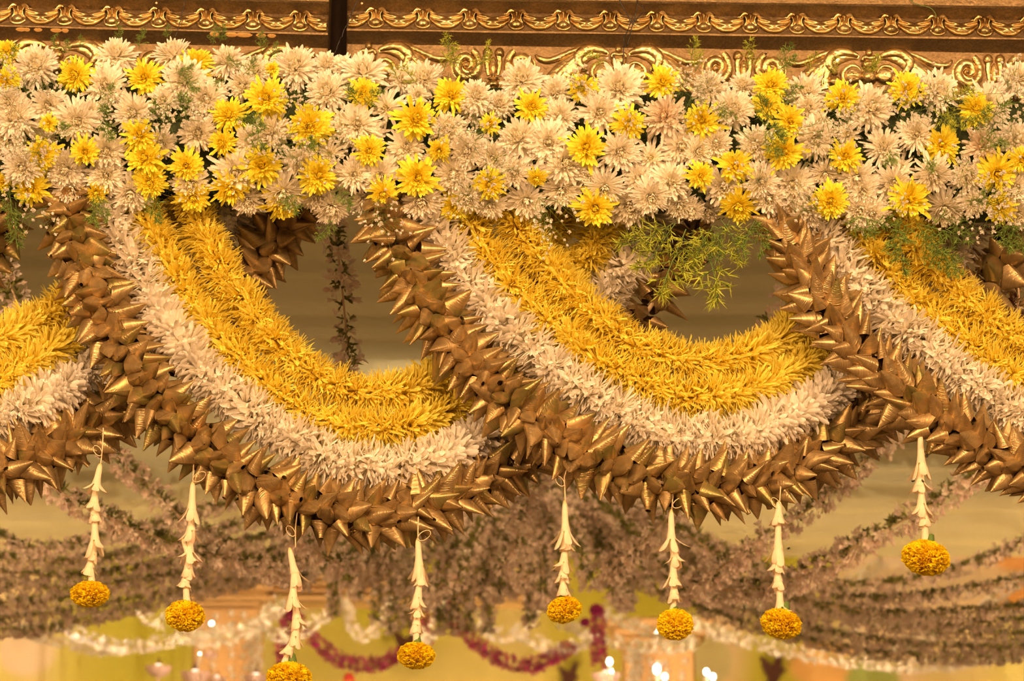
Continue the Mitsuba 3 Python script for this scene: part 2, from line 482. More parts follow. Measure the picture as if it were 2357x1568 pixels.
            h = np.sin(math.pi * np.clip(V_ * 0.92 + 0.04, 0, 1)) ** 0.55 * (7 + 5 * up_) + 3.4 * fl * up_ * np.clip(np.abs(c) * 2.2, 0, 1) + 5.0 * np.exp(-((V_ - 0.95) / 0.05) ** 2)
            v = L(x0 + U * (x1 - x0) + 4 * np.sin(math.pi * V_) * np.sign(c) * 0, yy, slope_d(yy) + h - 0.8)
            part("swag", v.reshape(-1, 3), grid_faces(len(u), 24))

        # frieze scrollwork
        G = 17.0

        def T2(pts, rad, name, lift=0.0, n=9, flat=0.9):
            p = np.array(pts, float)
            if p[:, 0].min() < s["x0"] + 5 or p[:, 0].max() > s["x1"] - 5:
                keep = (p[:, 0] > s["x0"] + 5) & (p[:, 0] < s["x1"] - 5)
                if keep.sum() < 3:
                    return
                i0, i1 = np.nonzero(keep)[0][[0, -1]]
                p = p[i0:i1 + 1]
            tt = np.linspace(0, 1, len(p))
            cs = CubicSpline(tt, p)
            t = np.linspace(0, 1, max(14, 5 * len(p)))
            q = cs(t)
            rr = 1.3 * np.interp(t, np.linspace(0, 1, len(rad)), rad)
            pts3 = L(q[:, 0], q[:, 1], G + rr * 0.35 + lift)
            part(name, *tube(pts3, rr * S, n, flat, np.array([0, -1.0, 0])))

        def lump(x, y, rx, ry, d, name, lift=0):
            if not (s["x0"] + 6 < x < s["x1"] - 6):
                return
            th = np.linspace(0.05, np.pi - 0.05, 10)
            a = np.arange(16) * 2 * np.pi / 16
            part(name, L(x + rx * np.sin(th)[:, None] * np.cos(a), y + ry * np.sin(th)[:, None] * np.sin(a), G + lift + d * np.cos(th)[:, None] + 0 * a).reshape(-1, 3), grid_faces(10, 16, True))

        Y0 = 0.0
        for xb in s["bal"]:
            for sx in (-1, 1):
                lump(xb + sx * 14, 114 + Y0, 12, 14, 12, "lobe")
                T2([(xb + sx * 12, 118), (xb + sx * 15, 140), (xb + sx * 11, 168)], [6, 4.5, 3], "rib")
                # C-scroll
                sp = []
                for a in np.linspace(0, 1, 22):
                    th = math.radians(-60 + 520 * a)
                    rr = 38 * (1 - a) + 7 * a
                    sp.append((xb + sx * (66 - rr * math.cos(th) * 0.9 - 4 * a), 146 - rr * math.sin(-th) * -1.05 if False else 144 + rr * math.sin(-th + math.pi) * 1.05))
                T2(sp, [6, 8.5, 9, 8.5, 7.5, 6, 4], "scroll", 2)
                T2([(q[0] * 0.93 + (xb + sx * 64) * 0.07, q[1] * 0.86 + 144 * 0.14) for q in sp[:14]], [2.5, 3, 3, 2], "scroll_rim", 8)
                lump(xb + sx * 66, 146, 38, 40, 5, "scroll_disc", -2)
                lump(xb + sx * 64, 146, 10, 10, 13, "scroll_eye", 2)
                # tail of the scroll, sweeping under to the acanthus
                T2([(xb + sx * 30, 178), (xb + sx * 55, 204), (xb + sx * 95, 212), (xb + sx * 135, 190), (xb + sx * 165, 155), (xb + sx * 200, 122), (xb + sx * 240, 103)], [4, 8, 10, 10, 9, 7, 4], "stem", 1)
                T2([(xb + sx * 60, 210), (xb + sx * 105, 212), (xb + sx * 140, 186), (xb + sx * 172, 150), (xb + sx * 205, 122), (xb + sx * 245, 104)], [6, 14, 19, 19, 14, 4], "blade", -4, 12, 0.38)
                T2([(xb + sx * 120, 215), (xb + sx * 150, 180), (xb + sx * 178, 148), (xb + sx * 210, 120), (xb + sx * 238, 106)], [3, 4.5, 4.5, 4, 2.5], "stem", 5)
                T2([(xb + sx * 150, 212), (xb + sx * 172, 180), (xb + sx * 196, 148), (xb + sx * 220, 124)], [3, 4, 3.6, 2.5], "stem", 4)
                # wavy leaf from scroll to acanthus
                T2([(xb + sx * 100, 116), (xb + sx * 108, 126), (xb + sx * 122, 131), (xb + sx * 142, 128), (xb + sx * 175, 113), (xb + sx * 215, 98), (xb + sx * 255, 97)], [2, 5, 6, 6, 5.5, 5, 3], "leaf", 1)
            lump(xb, 148, 9, 26, 9, "spear")
            lump(xb, 176, 14, 5, 9, "ring")
            lump(xb, 190, 15, 12, 14, "baluster_bead")
            lump(xb, 212, 14, 12, 14, "baluster_bead")
        for xa in s["aca"]:
            lump(xa, 101, 9, 9, 8, "bud")
            lump(xa, 130, 19, 15, 14, "bulb", 2)
            T2([(xa - 17, 122), (xa - 10, 115), (xa, 117), (xa + 10, 115), (xa + 17, 122)], [3, 5, 4, 5, 3], "bulb_rim", 8)
            lump(xa, 160, 20, 20, 17, "boss", 2)
            for sx in (-1, 1):
                lump(xa + sx * 38, 156, 24, 22, 13, "petal", 1)
                T2([(xa + sx * 20, 150), (xa + sx * 30, 137), (xa + sx * 46, 136), (xa + sx * 60, 148), (xa + sx * 62, 165), (xa + sx * 52, 176)], [2, 4, 5, 5, 4, 2], "petal_rim", 5)
                T2([(xa + sx * 24, 112), (xa + sx * 60, 108), (xa + sx * 90, 122), (xa + sx * 106, 150), (xa + sx * 104, 190)], [6, 13, 16, 15, 10], "blade", -4, 12, 0.4)
                lump(xa + sx * 82, 172, 16, 14, 12, "side_boss", 2)
                # hooked acanthus leaf
                T2([(xa + sx * 26, 110), (xa + sx * 48, 103), (xa + sx * 72, 103), (xa + sx * 90, 114), (xa + sx * 96, 130), (xa + sx * 86, 146), (xa + sx * 76, 150)], [4, 8, 10, 11, 10, 7, 3], "hook", 2, 10, 0.7)
                T2([(xa + sx * 92, 118), (xa + sx * 112, 138), (xa + sx * 120, 165), (xa + sx * 118, 195)], [4, 7, 8, 6], "hook", 0, 10, 0.8)
        # plain paint runs under the fillet of the first board
        if s["x0"] < 0:
            for x, w in ((48, 16), (62, 10), (88, 14), (130, 16), (152, 9), (505, 12), (545, 16), (575, 22), (615, 14), (640, 12)):
                m = lump  # flat smears
                th = np.linspace(0.05, np.pi / 2, 5)
                a = np.arange(12) * 2 * np.pi / 12
                yv = 77 + 5 * np.sin(th)[:, None] * np.sin(a)
                v = L(x + w * np.sin(th)[:, None] * np.cos(a), yv, np.interp(yv, [70, 76, 92], [50.5, 47, 24]) + 1.5 * np.cos(th)[:, None])
                mesh(f"{root}__{key(root + '__paint_smear')[len(root) + 2:]}", (v.reshape(-1, 3), grid_faces(5, 12, True)), "mat_paint", True)
    # wooden strip behind the joint, near-black to paint the shade of the gap
    a, b = P(780, -40, 0.09), P(784, 330, 0.09)
    m = box((a + b) / 2 + np.array([0, 0.015, 0]), (0.045, 0.03, np.linalg.norm(a - b)), 0.003)
    tag(mesh(key("gap_shade_strip"), m, "mat_gap_shade", 30), "wooden strip, near-black for the shade in the gap between the two gilded boards", "gap_shade_strip")


build_pelmet()


# ------------------------------------------------------------------ petals and flowers
def petal(Lp, Wp, n=4, cup=0.25, curl=0.0, shape=0):
    t = np.linspace(0, 1, n + 1) if n < 4 else np.array([0, .35, .68, .90, 1.0])
    w = Wp * np.interp(t, [0, .35, .68, .90, 1], [[.40, .78, 1, .88, .36], [.42, .66, .80, .70, .24]][shape])
    a = curl * t ** 1.3
    dt = np.r_[0, np.diff(t)] * Lp
    r, z = np.cumsum(np.cos(a) * dt), np.cumsum(np.sin(a) * dt)
    v = []
    for k, sx in enumerate((-0.5, 0, 0.5)):
        lift = cup * w * (1 if sx else 0)
        v.append(np.stack([r - np.sin(a) * lift, sx * w, z + np.cos(a) * lift], 1))
    V = np.stack(v, 1).reshape(-1, 3)
    return V, grid_faces(n + 1, 3), np.repeat(t, 3)


def on_head(pt, e, az, r0, z0):
    V = pt[0]
    r = V[:, 0] * math.cos(e) - V[:, 2] * math.sin(e) + r0
    z = V[:, 0] * math.sin(e) + V[:, 2] * math.cos(e) + z0
    c, s = math.cos(az), math.sin(az)
    return np.stack([r * c - V[:, 1] * s, r * s + V[:, 1] * c, z], 1)


COL = {"white": dict(tip=(0.93, 0.90, 0.84), base=(0.90, 0.86, 0.72), mid=(0.90, 0.85, 0.62), heart=(0.80, 0.76, 0.38)),
       "straw": dict(tip=(0.94, 0.84, 0.17), base=(0.93, 0.79, 0.095), mid=(0.92, 0.77, 0.08), heart=(0.84, 0.60, 0.04)),
       "aged": dict(tip=(0.88, 0.80, 0.70), base=(0.82, 0.72, 0.55), mid=(0.84, 0.70, 0.46), heart=(0.72, 0.52, 0.20)),
       "yellow": dict(tip=(0.95, 0.88, 0.10), base=(0.95, 0.81, 0.05), mid=(0.95, 0.80, 0.045), heart=(0.95, 0.74, 0.035))}


def chrysanthemum(color, seed, N=330, e0=-26, e1=88, L0=1.0, L1=0.40, Wd=0.165, wild=0.13, curl=0.5, eu=0.78):
    r = rng(seed)
    c = {k: np.array(v) for k, v in COL[color].items()}
    out = []
    for i in range(N):
        u = i / (N - 1)
        e = math.radians(e0 + (e1 - e0) * u ** eu + r.normal(0, 7 + 5 * (1 - u)))
        Lp = (L0 + (L1 - L0) * u ** 0.95) * (1 + r.normal(0, wild))
        k = (curl * (0.3 + u) + r.normal(0, 0.28)) if u > 0.15 else r.normal(-0.15, 0.4)
        pt = petal(Lp, Wd * (1 - 0.40 * u) * r.uniform(0.85, 1.15), 4, r.uniform(0.12, 0.36), k, r.integers(2))
        V = on_head(pt, e, i * 2.39996 + r.normal(0, 0.16), 0.04 + 0.06 * (1 - u), 0.02 + 0.13 * u)
        t = pt[2][:, None]
        tipc = c["tip"] * (1 - u ** 2) + c["mid"] * u ** 2
        C = (c["base"] * (1 - t) + tipc * t) * r.uniform(0.95, 1.03)
        out.append((V, pt[1], np.clip(C, 0, 0.95)))
    petals = cat(out)
    out = []
    for i in range(52):
        u = i / 51
        pt = petal(0.30 * r.uniform(0.7, 1.25), 0.085, 3, 0.45, r.uniform(0.2, 1.5))
        V = on_head(pt, math.radians(58 + 30 * u + r.normal(0, 12)), r.uniform(0, 6.28), 0.015 + 0.15 * (1 - u) * r.uniform(0.5, 1), 0.16 + 0.05 * u)
        out.append((V, pt[1], np.tile(c["heart"] * (0.75 + 0.35 * r.random()), (len(V), 1))))
    hearts = cat(out)
    st = lathe([(0.03, -1.0), (0.035, -0.35), (0.10, -0.16), (0.17, -0.03), (0.10, 0.05)], 8)
    return petals, hearts, st


VARIANTS = {"white": [], "yellow": [], "loose": [], "aged": []}


def build_variants():
    spec = {"white": [dict(), dict(N=370, L1=0.46, Wd=0.155), dict(N=280, e0=-18, Wd=0.185, wild=0.18), dict(N=340, e0=-38, curl=0.65, L1=0.46), dict(N=330, Wd=0.145, L1=0.36, curl=0.3), dict(N=390, e0=-30, Wd=0.15, L1=0.50, wild=0.08, curl=0.7)],
            "yellow": [dict(Wd=0.19, N=270), dict(N=230, Wd=0.21, wild=0.2, e0=-20), dict(N=310, L1=0.44, Wd=0.17), dict(N=250, Wd=0.20, e0=-30, wild=0.18), dict(N=210, Wd=0.225, L1=0.38, wild=0.22)],
            "loose": [dict(N=110, Wd=0.19, wild=0.24, e0=-28, L1=0.32, curl=0.1), dict(N=120, Wd=0.18, wild=0.28, e0=-15, L1=0.3), dict(N=130, Wd=0.20, wild=0.2, e0=-35, L1=0.34)],
            "aged": [dict(N=230, Wd=0.18, wild=0.2)]}
    sd = 100
    for c, lst in spec.items():
        for kw in lst:
            sd += 1
            pe, he, st = chrysanthemum("white" if c == "loose" else c, sd, **kw)
            g = f"bloom_{c}_{sd}"
            scene[g] = {"type": "shapegroup", "petals": shape(pe, "mat_petal"), "florets": shape(he, "mat_petal"), "stem": shape(st, "mat_green")}
            VARIANTS[c].append(g)


build_variants()

# every bloom of the bank: x, y, radius in the photograph, and which way it is turned (right, down)
Y_BLOOMS = """15 113 28 0 -.5;10 187 38;171 172 43;332 177 41;112 284 22 0 .2;321 307 38 0 -.3;332 363 46;344 419 41 0 .3;97 355 38;196 350 33 .2 .1;71 435 43 0 .3;222 445 29 0 .6;5 419 22;
450 139 41 0 -.75;611 224 50;526 262 42 -.1 -.3;510 329 35 -.4 0;714 291 53;429 382 41 0 .1;602 379 48;734 403 45;444 456 41 0 .5;529 440 44 0 .7;646 473 43 0 .7;626 156 18 0 -.4;
836 211 36;959 272 51;1038 217 43;849 348 37;962 409 47 .1 .1;1011 346 27 0 .4;882 447 37 0 .5;1126 425 37;1128 285 25 .2 0;1047 475 42 0 .4;
1225 244 39;1340 203 34 -.3 0;1526 187 38;1447 285 42;1349 338 45;1236 412 24 0 .8;1370 480 47 0 .3;1616 278 42;1614 404 33;
1775 193 41 0 -.3;1764 240 36 -.2 0;1819 278 37;1806 349 43;1693 382 39 0 .1;1940 223 40;1947 358 38;1912 462 43 0 .1;1699 478 46 0 .65;
2089 204 42;2248 248 40;2168 333 43;2297 399 47;2097 456 47 .2 -.2;2302 478 38;2352 368 30"""
W_BLOOMS = """82 149 53 0 -.3;268 123 48 .1 -.6;242 195 49;395 120 50 -.3 -.75;33 269 55;110 243 45;176 279 53 .1 .2;209 258 36;306 259 52;375 230 36;15 322 46;245 348 49 .1 0;372 332 37 .2 .4;50 385 50 0 .3;150 391 49;245 404 50;163 437 47 0 .5;301 447 47 0 .5;95 310 32;20 235 40;97 394 40;
523 136 43 0 -.7;423 183 55;588 160 38 -.1 -.2;558 197 38 -.2 .2;679 150 54 0 -.4;752 150 36 0 -.2;752 209 52;793 153 36 0 -.4;473 227 46;500 210 30;456 306 47;620 300 50 -.2 -.3;576 323 38;541 397 55 0 .1;690 376 41 0 .4;758 353 40 L;793 285 46 L;438 426 45 0 .4;652 450 53 .1 .7;729 453 45 0 .5;764 482 46 .1 .7;570 464 39 0 .5;793 411 38 0 .2;
836 162 51 0 -.5;975 178 47 0 -.4;926 184 35;888 247 43 L;1096 220 42;1085 263 36 L;1151 239 36;1033 296 47;962 217 26;822 285 52;841 310 44;937 338 47;1074 346 45;1044 403 49;816 400 43;874 406 47 0 .2;836 464 35 0 .7;970 464 51 0 .6;1077 458 43 0 .6;1129 472 41 0 .5;1134 362 42;1184 398 42;1000 365 27;
1200 180 53 -.1 -.4;1277 211 41;1425 200 60 0 -.2;1290 266 45 0 -.2;1381 258 50;1529 266 53 A;1193 315 53;1263 327 52;1302 375 57;1428 349 51;1499 362 43 L;1570 338 47;1392 434 47 0 .6;1293 440 51 0 .5;1469 412 39;1545 417 51 .1 -.1;1211 464 45 0 .5;1450 475 53 0 .5;1499 455 46 0 .5;1564 475 41 0 .6;1592 486 30 0 .7;1355 398 36;1400 497 26 0 .8;
1638 201 44;1710 196 37;1688 251 49;1855 210 47;1860 248 37;2006 248 57;1649 330 39;1608 349 41;1740 333 45;1877 322 49 .1 .1;1885 285 34;1951 308 37 L;1666 429 47 0 .2;1753 418 45;1825 423 55;1770 459 41 0 .4;1899 401 33 0 .5;1973 412 47 0 .4;1630 486 36 0 .7;1806 503 44 0 .6;1855 495 46 0 .5;1978 484 46 0 .2;
2160 204 49 .3 -.3;2272 240 58;2341 177 42;2110 308 47;2034 336 43;2259 333 45 A;1987 440 40 0 .4;2058 421 45 0 .3;2075 385 34 L;2149 404 45 0 .5;2231 407 43 .1 .3;2006 492 44 0 .3;2176 486 50 0 .75;2341 322 43;2338 432 41;2242 467 38 0 .3;2346 495 38 0 .4"""


def parse(txt):
    out = []
    for item in txt.replace("\n", "").split(";"):
        q = item.split()
        kind = "L" if "L" in q else "A" if "A" in q else ""
        q = [float(x) for x in q if x not in "LA"]
        out.append((q[0], q[1], q[2], q[3] if len(q) > 3 else None, q[4] if len(q) > 4 else None, kind))
    return out


ORD = "first second third fourth fifth sixth seventh eighth ninth tenth eleventh twelfth thirteenth fourteenth fifteenth sixteenth seventeenth eighteenth nineteenth twentieth".split()
ROWS = ["top", "second", "third", "fourth", "lowest"]


def bank_mid(x):
    return 285 + 0.0265 * x


def build_bank():
    r = rng(11)
    ys, ws = parse(Y_BLOOMS), parse(W_BLOOMS)
    rows = {}
    yl = []
    for i, b in enumerate(ys):
        v = b[1] - bank_mid(b[0])
        row = int(np.clip((v + 175) // 70, 0, 4))
        rows.setdefault(row, []).append(i)
        yl.append(row)
    names = {}
    for row, lst in rows.items():
        lst.sort(key=lambda i: ys[i][0])
        for n, i in enumerate(lst):
            names[i] = (ORD[n], ROWS[row])

    def size(b):
        return "small" if b[2] < 34 else "large" if b[2] > 48 else "medium"

    def facing(b):
        dx, dy = b[3] or 0, b[4] or 0
        return " facing down" if dy > .35 else " facing up" if dy < -.35 else " turned sideways" if abs(dx) > .25 else ""

    used = set()
    placed = []
    for is_y, lst in ((True, ys), (False, ws)):
        for i, b in enumerate(lst):
            x, y, rad, dx, dy, kind = b
            v = float(np.clip((y - bank_mid(x)) / 195, -1, 1))
            jx, jy = r.normal(0, 0.14, 2)
            tx = (dx if dx is not None else jx)
            ty = (dy if dy is not None else 0.30 * v + jy * 0.8)
            m = math.hypot(tx, ty)
            if m > 0.93:
                tx, ty = tx * 0.93 / m, ty * 0.93 / m
            d = -FWD * math.sqrt(1 - tx * tx - ty * ty) + RIGHT * tx - UP * ty
            Y = -0.015 - 0.10 * math.sqrt(max(0.0, 1 - v * v)) + r.normal(0, 0.008) - (0.018 if is_y else 0) + (0.02 if rad < 38 and not is_y else 0) - 0.0003 * max(0, rad - 44)
            R_ = rad * 1.03 * pxs(Y)
            g = VARIANTS["yellow" if is_y else {"": "white", "L": "loose", "A": "aged"}[kind]]
            g = g[int(r.integers(len(g)))]
            k = key("chrysanthemum")
            inst(k, g, xf(basis(d, r.uniform(0, 6.28)), P(x, y, Y) - d * R_ * 0.28, R_))
            placed.append((x, y, Y, d, R_))
            if is_y:
                o, w = names[i]
                lab = f"{size(b)} yellow chrysanthemum{facing(b)}, {o} yellow from the left in the {w} row"
                grp = "yellow chrysanthemums in the flower bank"
            else:
                near = sorted(range(len(ys)), key=lambda j: math.hypot(ys[j][0] - x, ys[j][1] - y))
                lab = None
                what = {"": "white", "L": "loose-petalled white", "A": "browning white"}[kind]
                for j in near[:6]:
                    a = math.degrees(math.atan2(y - ys[j][1], x - ys[j][0])) % 360
                    where = ["right of", "lower right of", "below", "lower left of", "left of", "upper left of", "above", "upper right of"][int(((a + 22.5) % 360) // 45)]
                    o, w = names[j]
                    cand = f"{what} chrysanthemum{facing(b)}, {where} the {o} {w}-row yellow bloom"
                    if (where, o, w) not in used:
                        used.add((where, o, w))
                        lab = cand
                        break
                lab = lab or cand
                grp = "white chrysanthemums in the flower bank"
            tag(k, lab, "flower", grp)
            tag(k + "__petals", kind="stuff")
            tag(k + "__florets", kind="stuff")
    # roll added behind the blooms so that the gaps look dark
    n = 90
    xs = np.linspace(-35, 2392, n)
    a = np.arange(20) * 2 * np.pi / 20
    V = []
    for x in xs:
        c = P(x, bank_mid(x) + 26, 0.0)
        V.append(c + np.stack([0 * a, 0.062 * np.cos(a), 0.102 * np.sin(a)], 1))
    V = np.vstack(V)
    V += 0.018 * (np.stack([meshkit.fbm(V * 22, 3, s) for s in (1, 2, 3)], -1) - 0.5)
    tag(mesh(key("added_backing_roll"), (V, grid_faces(n, 20, True)), "mat_dark_green", True), "added dark green roll that darkens the gaps between the flowers", "moss roll")
    # loose fern needles between the blooms
    N = 9000
    x = r.uniform(-40, 2397, N)
    v = r.uniform(-1, 1, N)
    y = bank_mid(x) + v * 160 + 16
    base = np.array([P(a_, b_, -0.015 - 0.062 * math.sqrt(1 - c_ * c_)) for a_, b_, c_ in zip(x, y, v)])
    d = r.normal(0, 1, (N, 3)) + np.array([0, -0.9, 0])
    d /= np.linalg.norm(d, axis=1, keepdims=True)
    w = np.cross(d, r.normal(0, 1, (N, 3)))
    w /= np.linalg.norm(w, axis=1, keepdims=True)
    ln = r.uniform(0.010, 0.026, N)[:, None]
    V = np.stack([base - w * 0.0007, base + w * 0.0007, base + d * ln], 1).reshape(-1, 3)
    F = np.arange(3 * N).reshape(-1, 3)
    g = np.array([0.07, 0.11, 0.025]) * r.uniform(0.5, 1.5, (N, 1))
    tag(mesh(key("fern_foliage"), (V, F, np.repeat(g, 3, 0)), "mat_matt", False), "dark fern needles filling the gaps between the chrysanthemums", "fern foliage", kind="stuff")
    return placed


BLOOMS = build_bank()


# ------------------------------------------------------------------ fern sprigs, baby's breath
def build_sprigs():
    for sd in range(4):
        r = rng(300 + sd)
        n = 9
        t = np.linspace(0, 1, n)
        stem = np.stack([0.06 * np.sin(3 * t + sd), 0.10 * np.sin(2 * t) * (sd - 1.5) / 2, t], 1)
        V, F, C = [], [], []
        tubes = [tube(stem, 0.010, 5)]
        k = 0
        for i in range(1, n):
            for j in range(r.integers(2, 4)):
                az = r.uniform(0, 6.28)
                bl = 0.34 * (1.15 - t[i]) * r.uniform(0.6, 1.2) + 0.06
                bd = np.array([math.cos(az) * 0.85, math.sin(az) * 0.85, 0.55])
                br = stem[i] + np.linspace(0, 1, 4)[:, None] * bd * bl
                tubes.append(tube(br, 0.006, 4))
                for q in br[1:]:
                    for m in range(4):
                        dd = bd + r.normal(0, 0.75, 3)
                        dd /= np.linalg.norm(dd)
                        w = np.cross(dd, r.normal(0, 1, 3))
                        w /= np.linalg.norm(w)
                        ln = r.uniform(0.11, 0.2)
                        V += [q - w * 0.009, q + w * 0.009, q + dd * ln * 0.6 + w * 0.011, q + dd * ln]
                        F += [[k, k + 1, k + 2], [k, k + 2, k + 3]]
                        g = np.array([0.14, 0.22, 0.04]) * r.uniform(0.7, 1.4)
                        C += [g] * 4
                        k += 4
        C = np.array(C)
        for s_, mulc in (("", (1, 1, 1)), ("_pale", (2.3, 1.7, 1.0))):
            scene[f"fern{s_}_{sd}"] = {"type": "shapegroup", "needles": shape((np.array(V), np.array(F), np.clip(C * np.array(mulc), 0, 0.8)), "mat_matt", False), "stem": shape(cat(tubes), "mat_green")}
    for sd in range(4):
        r = rng(400 + sd)
        tubes, heads, pods = [], [], []
        base = np.array([0, 0, 0.0])
        for i in range(6):
            d = np.array([r.normal(0, 0.42), r.normal(0, 0.42), 1.0])
            mid = base + d * 0.45 * r.uniform(0.8, 1.1)
            tubes.append(tube([base, base + d * 0.2, mid], 0.007, 4))
            for j in range(4):
                e = mid + (d * 0.3 + r.normal(0, 0.24, 3)) * r.uniform(0.7, 1.3)
                tubes.append(tube([mid, (mid + e) / 2 + r.normal(0, 0.02, 3), e], 0.005, 4))
                for q in range(9):
                    pt = petal(0.10 * r.uniform(.7, 1.2), 0.085, 2, 0.3, 0.6)
                    V = on_head(pt, math.radians(10 + 8 * q), q * 2.4, 0.004, 0)
                    R = basis(e - mid)
                    heads.append((V @ R.T + e, pt[1], np.tile([0.90, 0.87, 0.80], (len(V), 1)) * r.uniform(0.85, 1.05)))
                pods.append(ball(e - (e - mid) * 0.04, 0.016, 5, 6))
        scene[f"breath_{sd}"] = {"type": "shapegroup", "blossoms": shape(cat(heads), "mat_petal"), "stems": shape(cat(tubes + pods), "mat_green")}


build_sprigs()


def near_bloom(x, y, Y):
    """Depth just in front of the bank at this pixel."""
    v = float(np.clip((y - bank_mid(x)) / 195, -1, 1))
    return -0.05 - 0.10 * math.sqrt(max(0.0, 1 - v * v))


# x, y of the root, direction in the picture (right, up, towards the viewer), length in pixels, p = pale
FERNS = """10 150 -.3 .8 .4 60;12 140 .5 .6 .5 55;125 118 .1 1 .3 42;135 122 .5 .6 .4 45;180 112 .2 .9 .3 35;270 95 .1 1 .2 45;320 112 .3 .9 .3 50;385 90 .1 1 .3 34;400 172 .8 .3 .5 60;415 180 .5 -.4 .6 50;490 105 .2 1 .3 52;505 98 .3 .9 .4 46;515 178 -.3 -.5 .6 45;
560 172 .5 .6 .6 62;555 165 -.5 .5 .6 55;600 118 .1 1 .3 48;622 135 .4 .9 .3 44;240 240 .1 -.2 .9 48;230 228 .6 .5 .7 46;225 275 .5 -.6 .6 55;130 320 .3 .4 .8 52;415 270 .1 .5 .8 62;395 260 -.4 .2 .8 56;545 270 .6 -.3 .7 60;570 262 .5 -.4 .7 55;595 295 .2 -.6 .7 60;690 345 .4 .2 .9 60;
215 450 .1 -.9 .5 62;225 445 .3 -.8 .4 55;355 445 .2 -.9 .5 60;20 430 .2 -.9 .4 76;35 465 .1 -1 .3 80;768 505 -.5 -.7 .5 48;780 430 .3 -.6 .6 55;658 440 .3 -.6 .7 58;
830 240 -.3 .4 .8 52;845 245 .5 .5 .7 50;915 185 -.3 .8 .4 46 p;960 195 -.5 .6 .6 50 p;1020 165 .1 1 .3 92 p;1085 160 .6 .7 .4 80 p;1060 160 -.4 .8 .4 60 p;1390 145 -.6 .3 .6 60 p;1590 140 .2 .9 .4 60 p;1600 165 .3 .8 .4 54 p;1720 160 .1 1 .2 74 p;1800 155 .3 .9 .4 64;1790 165 .6 .5 .5 62;1860 165 .3 .8 .3 52 p;1905 172 .4 .7 .5 50 p;1985 172 .5 .6 .5 60 p;2010 170 .3 .8 .4 48 p;
1755 285 .4 -.4 .8 70;1775 275 -.3 .5 .8 62;1770 305 .3 -.7 .7 58;1795 230 .5 .3 .7 54;1650 235 .4 -.5 .7 52;2170 240 .6 .3 .7 66 p;2180 262 .7 -.2 .7 62 p;2150 255 .4 -.5 .7 60 p;2235 300 .4 .6 .7 60;2255 310 .6 -.3 .7 62;2130 360 .1 -.3 .9 52;2280 275 .3 .4 .8 58;2050 345 -.2 -.4 .8 50;
1560 520 -.6 -.6 .4 112 p;1575 530 -.3 -.9 .4 130 p;1550 515 -.8 -.3 .4 108 p;1618 520 .1 -.9 .5 146 p;1660 505 .3 -.8 .5 90 p;1680 508 -.3 -.8 .5 82;1735 505 .2 -.8 .5 72;1745 500 -.4 -.8 .5 80;1640 515 -.3 -.6 .5 86 p;
1940 510 .6 -.3 .6 70;1980 505 .8 -.3 .5 88;2080 500 -.1 -.9 .4 100;2115 515 .8 -.2 .5 96;2105 515 .5 -.6 .5 82;2130 560 .5 -.7 .4 70;2170 565 .3 -.7 .4 64;2310 500 .1 -.9 .5 66;2325 500 .3 -.9 .5 72;2230 470 .3 .2 .8 54"""
BREATH = """60 215 .2 .4 .8 60;45 205 -.5 .3 .7 52;90 205 .6 .1 .8 56;100 320 .2 .1 .9 60;60 330 -.3 .3 .8 55;85 350 .3 -.2 .9 58;235 258 .3 .2 .8 52;385 240 .4 -.3 .8 58;400 280 .2 .3 .8 60;380 275 -.3 -.3 .8 56;420 245 .4 -.2 .8 50;665 248 .3 .4 .8 54;690 240 -.4 .3 .8 50;600 355 .1 .1 .9 66;630 345 .5 .3 .8 60;660 330 -.2 -.3 .9 54;690 330 .5 -.4 .8 60;770 330 .4 .3 .8 56;60 480 .4 -.2 .8 62;25 450 -.2 .3 .8 52;
870 460 .1 -.9 .5 56;880 490 .2 -.8 .5 60;1010 315 .2 .2 .9 58;1105 305 -.4 .1 .9 62;1085 330 .3 .3 .8 58;1125 420 .2 .2 .9 60;1140 370 .4 .1 .8 56;1075 450 -.2 .4 .8 58;1060 470 .2 -.1 .9 56;1240 455 .4 -.6 .7 64;1255 490 .1 -.8 .6 52;1340 200 -.3 .3 .8 60;1320 205 .4 .4 .8 54;1560 200 .4 -.2 .8 70;1575 185 .5 .3 .8 64;1590 225 .2 -.4 .8 62;1600 210 .6 .1 .8 54;1450 260 .2 -.4 .8 50;1700 300 .3 -.2 .9 54;
1900 270 .1 -.3 .9 66;1930 265 .5 .1 .8 60;1950 285 -.2 .2 .9 58;1895 300 -.4 -.2 .8 54;2080 240 .2 -.3 .9 64;2120 255 .4 .3 .8 58;2100 235 -.4 .1 .9 54;2320 200 -.2 .6 .8 70;2315 240 .3 .2 .9 66;2330 270 -.3 -.4 .8 60;2290 280 .2 -.5 .8 54;2230 370 -.3 -.1 .9 60;2215 390 .2 -.4 .8 52;1750 420 -.3 .3 .9 56;2270 470 .3 .1 .9 72;2300 470 -.4 .2 .8 66;2260 440 .2 -.4 .9 60;2060 490 .1 .3 .9 50;1880 480 -.5 .3 .8 60;1830 490 .4 .3 .8 54;1630 190 -.3 .4 .8 50;2170 500 .6 -.2 .7 60"""


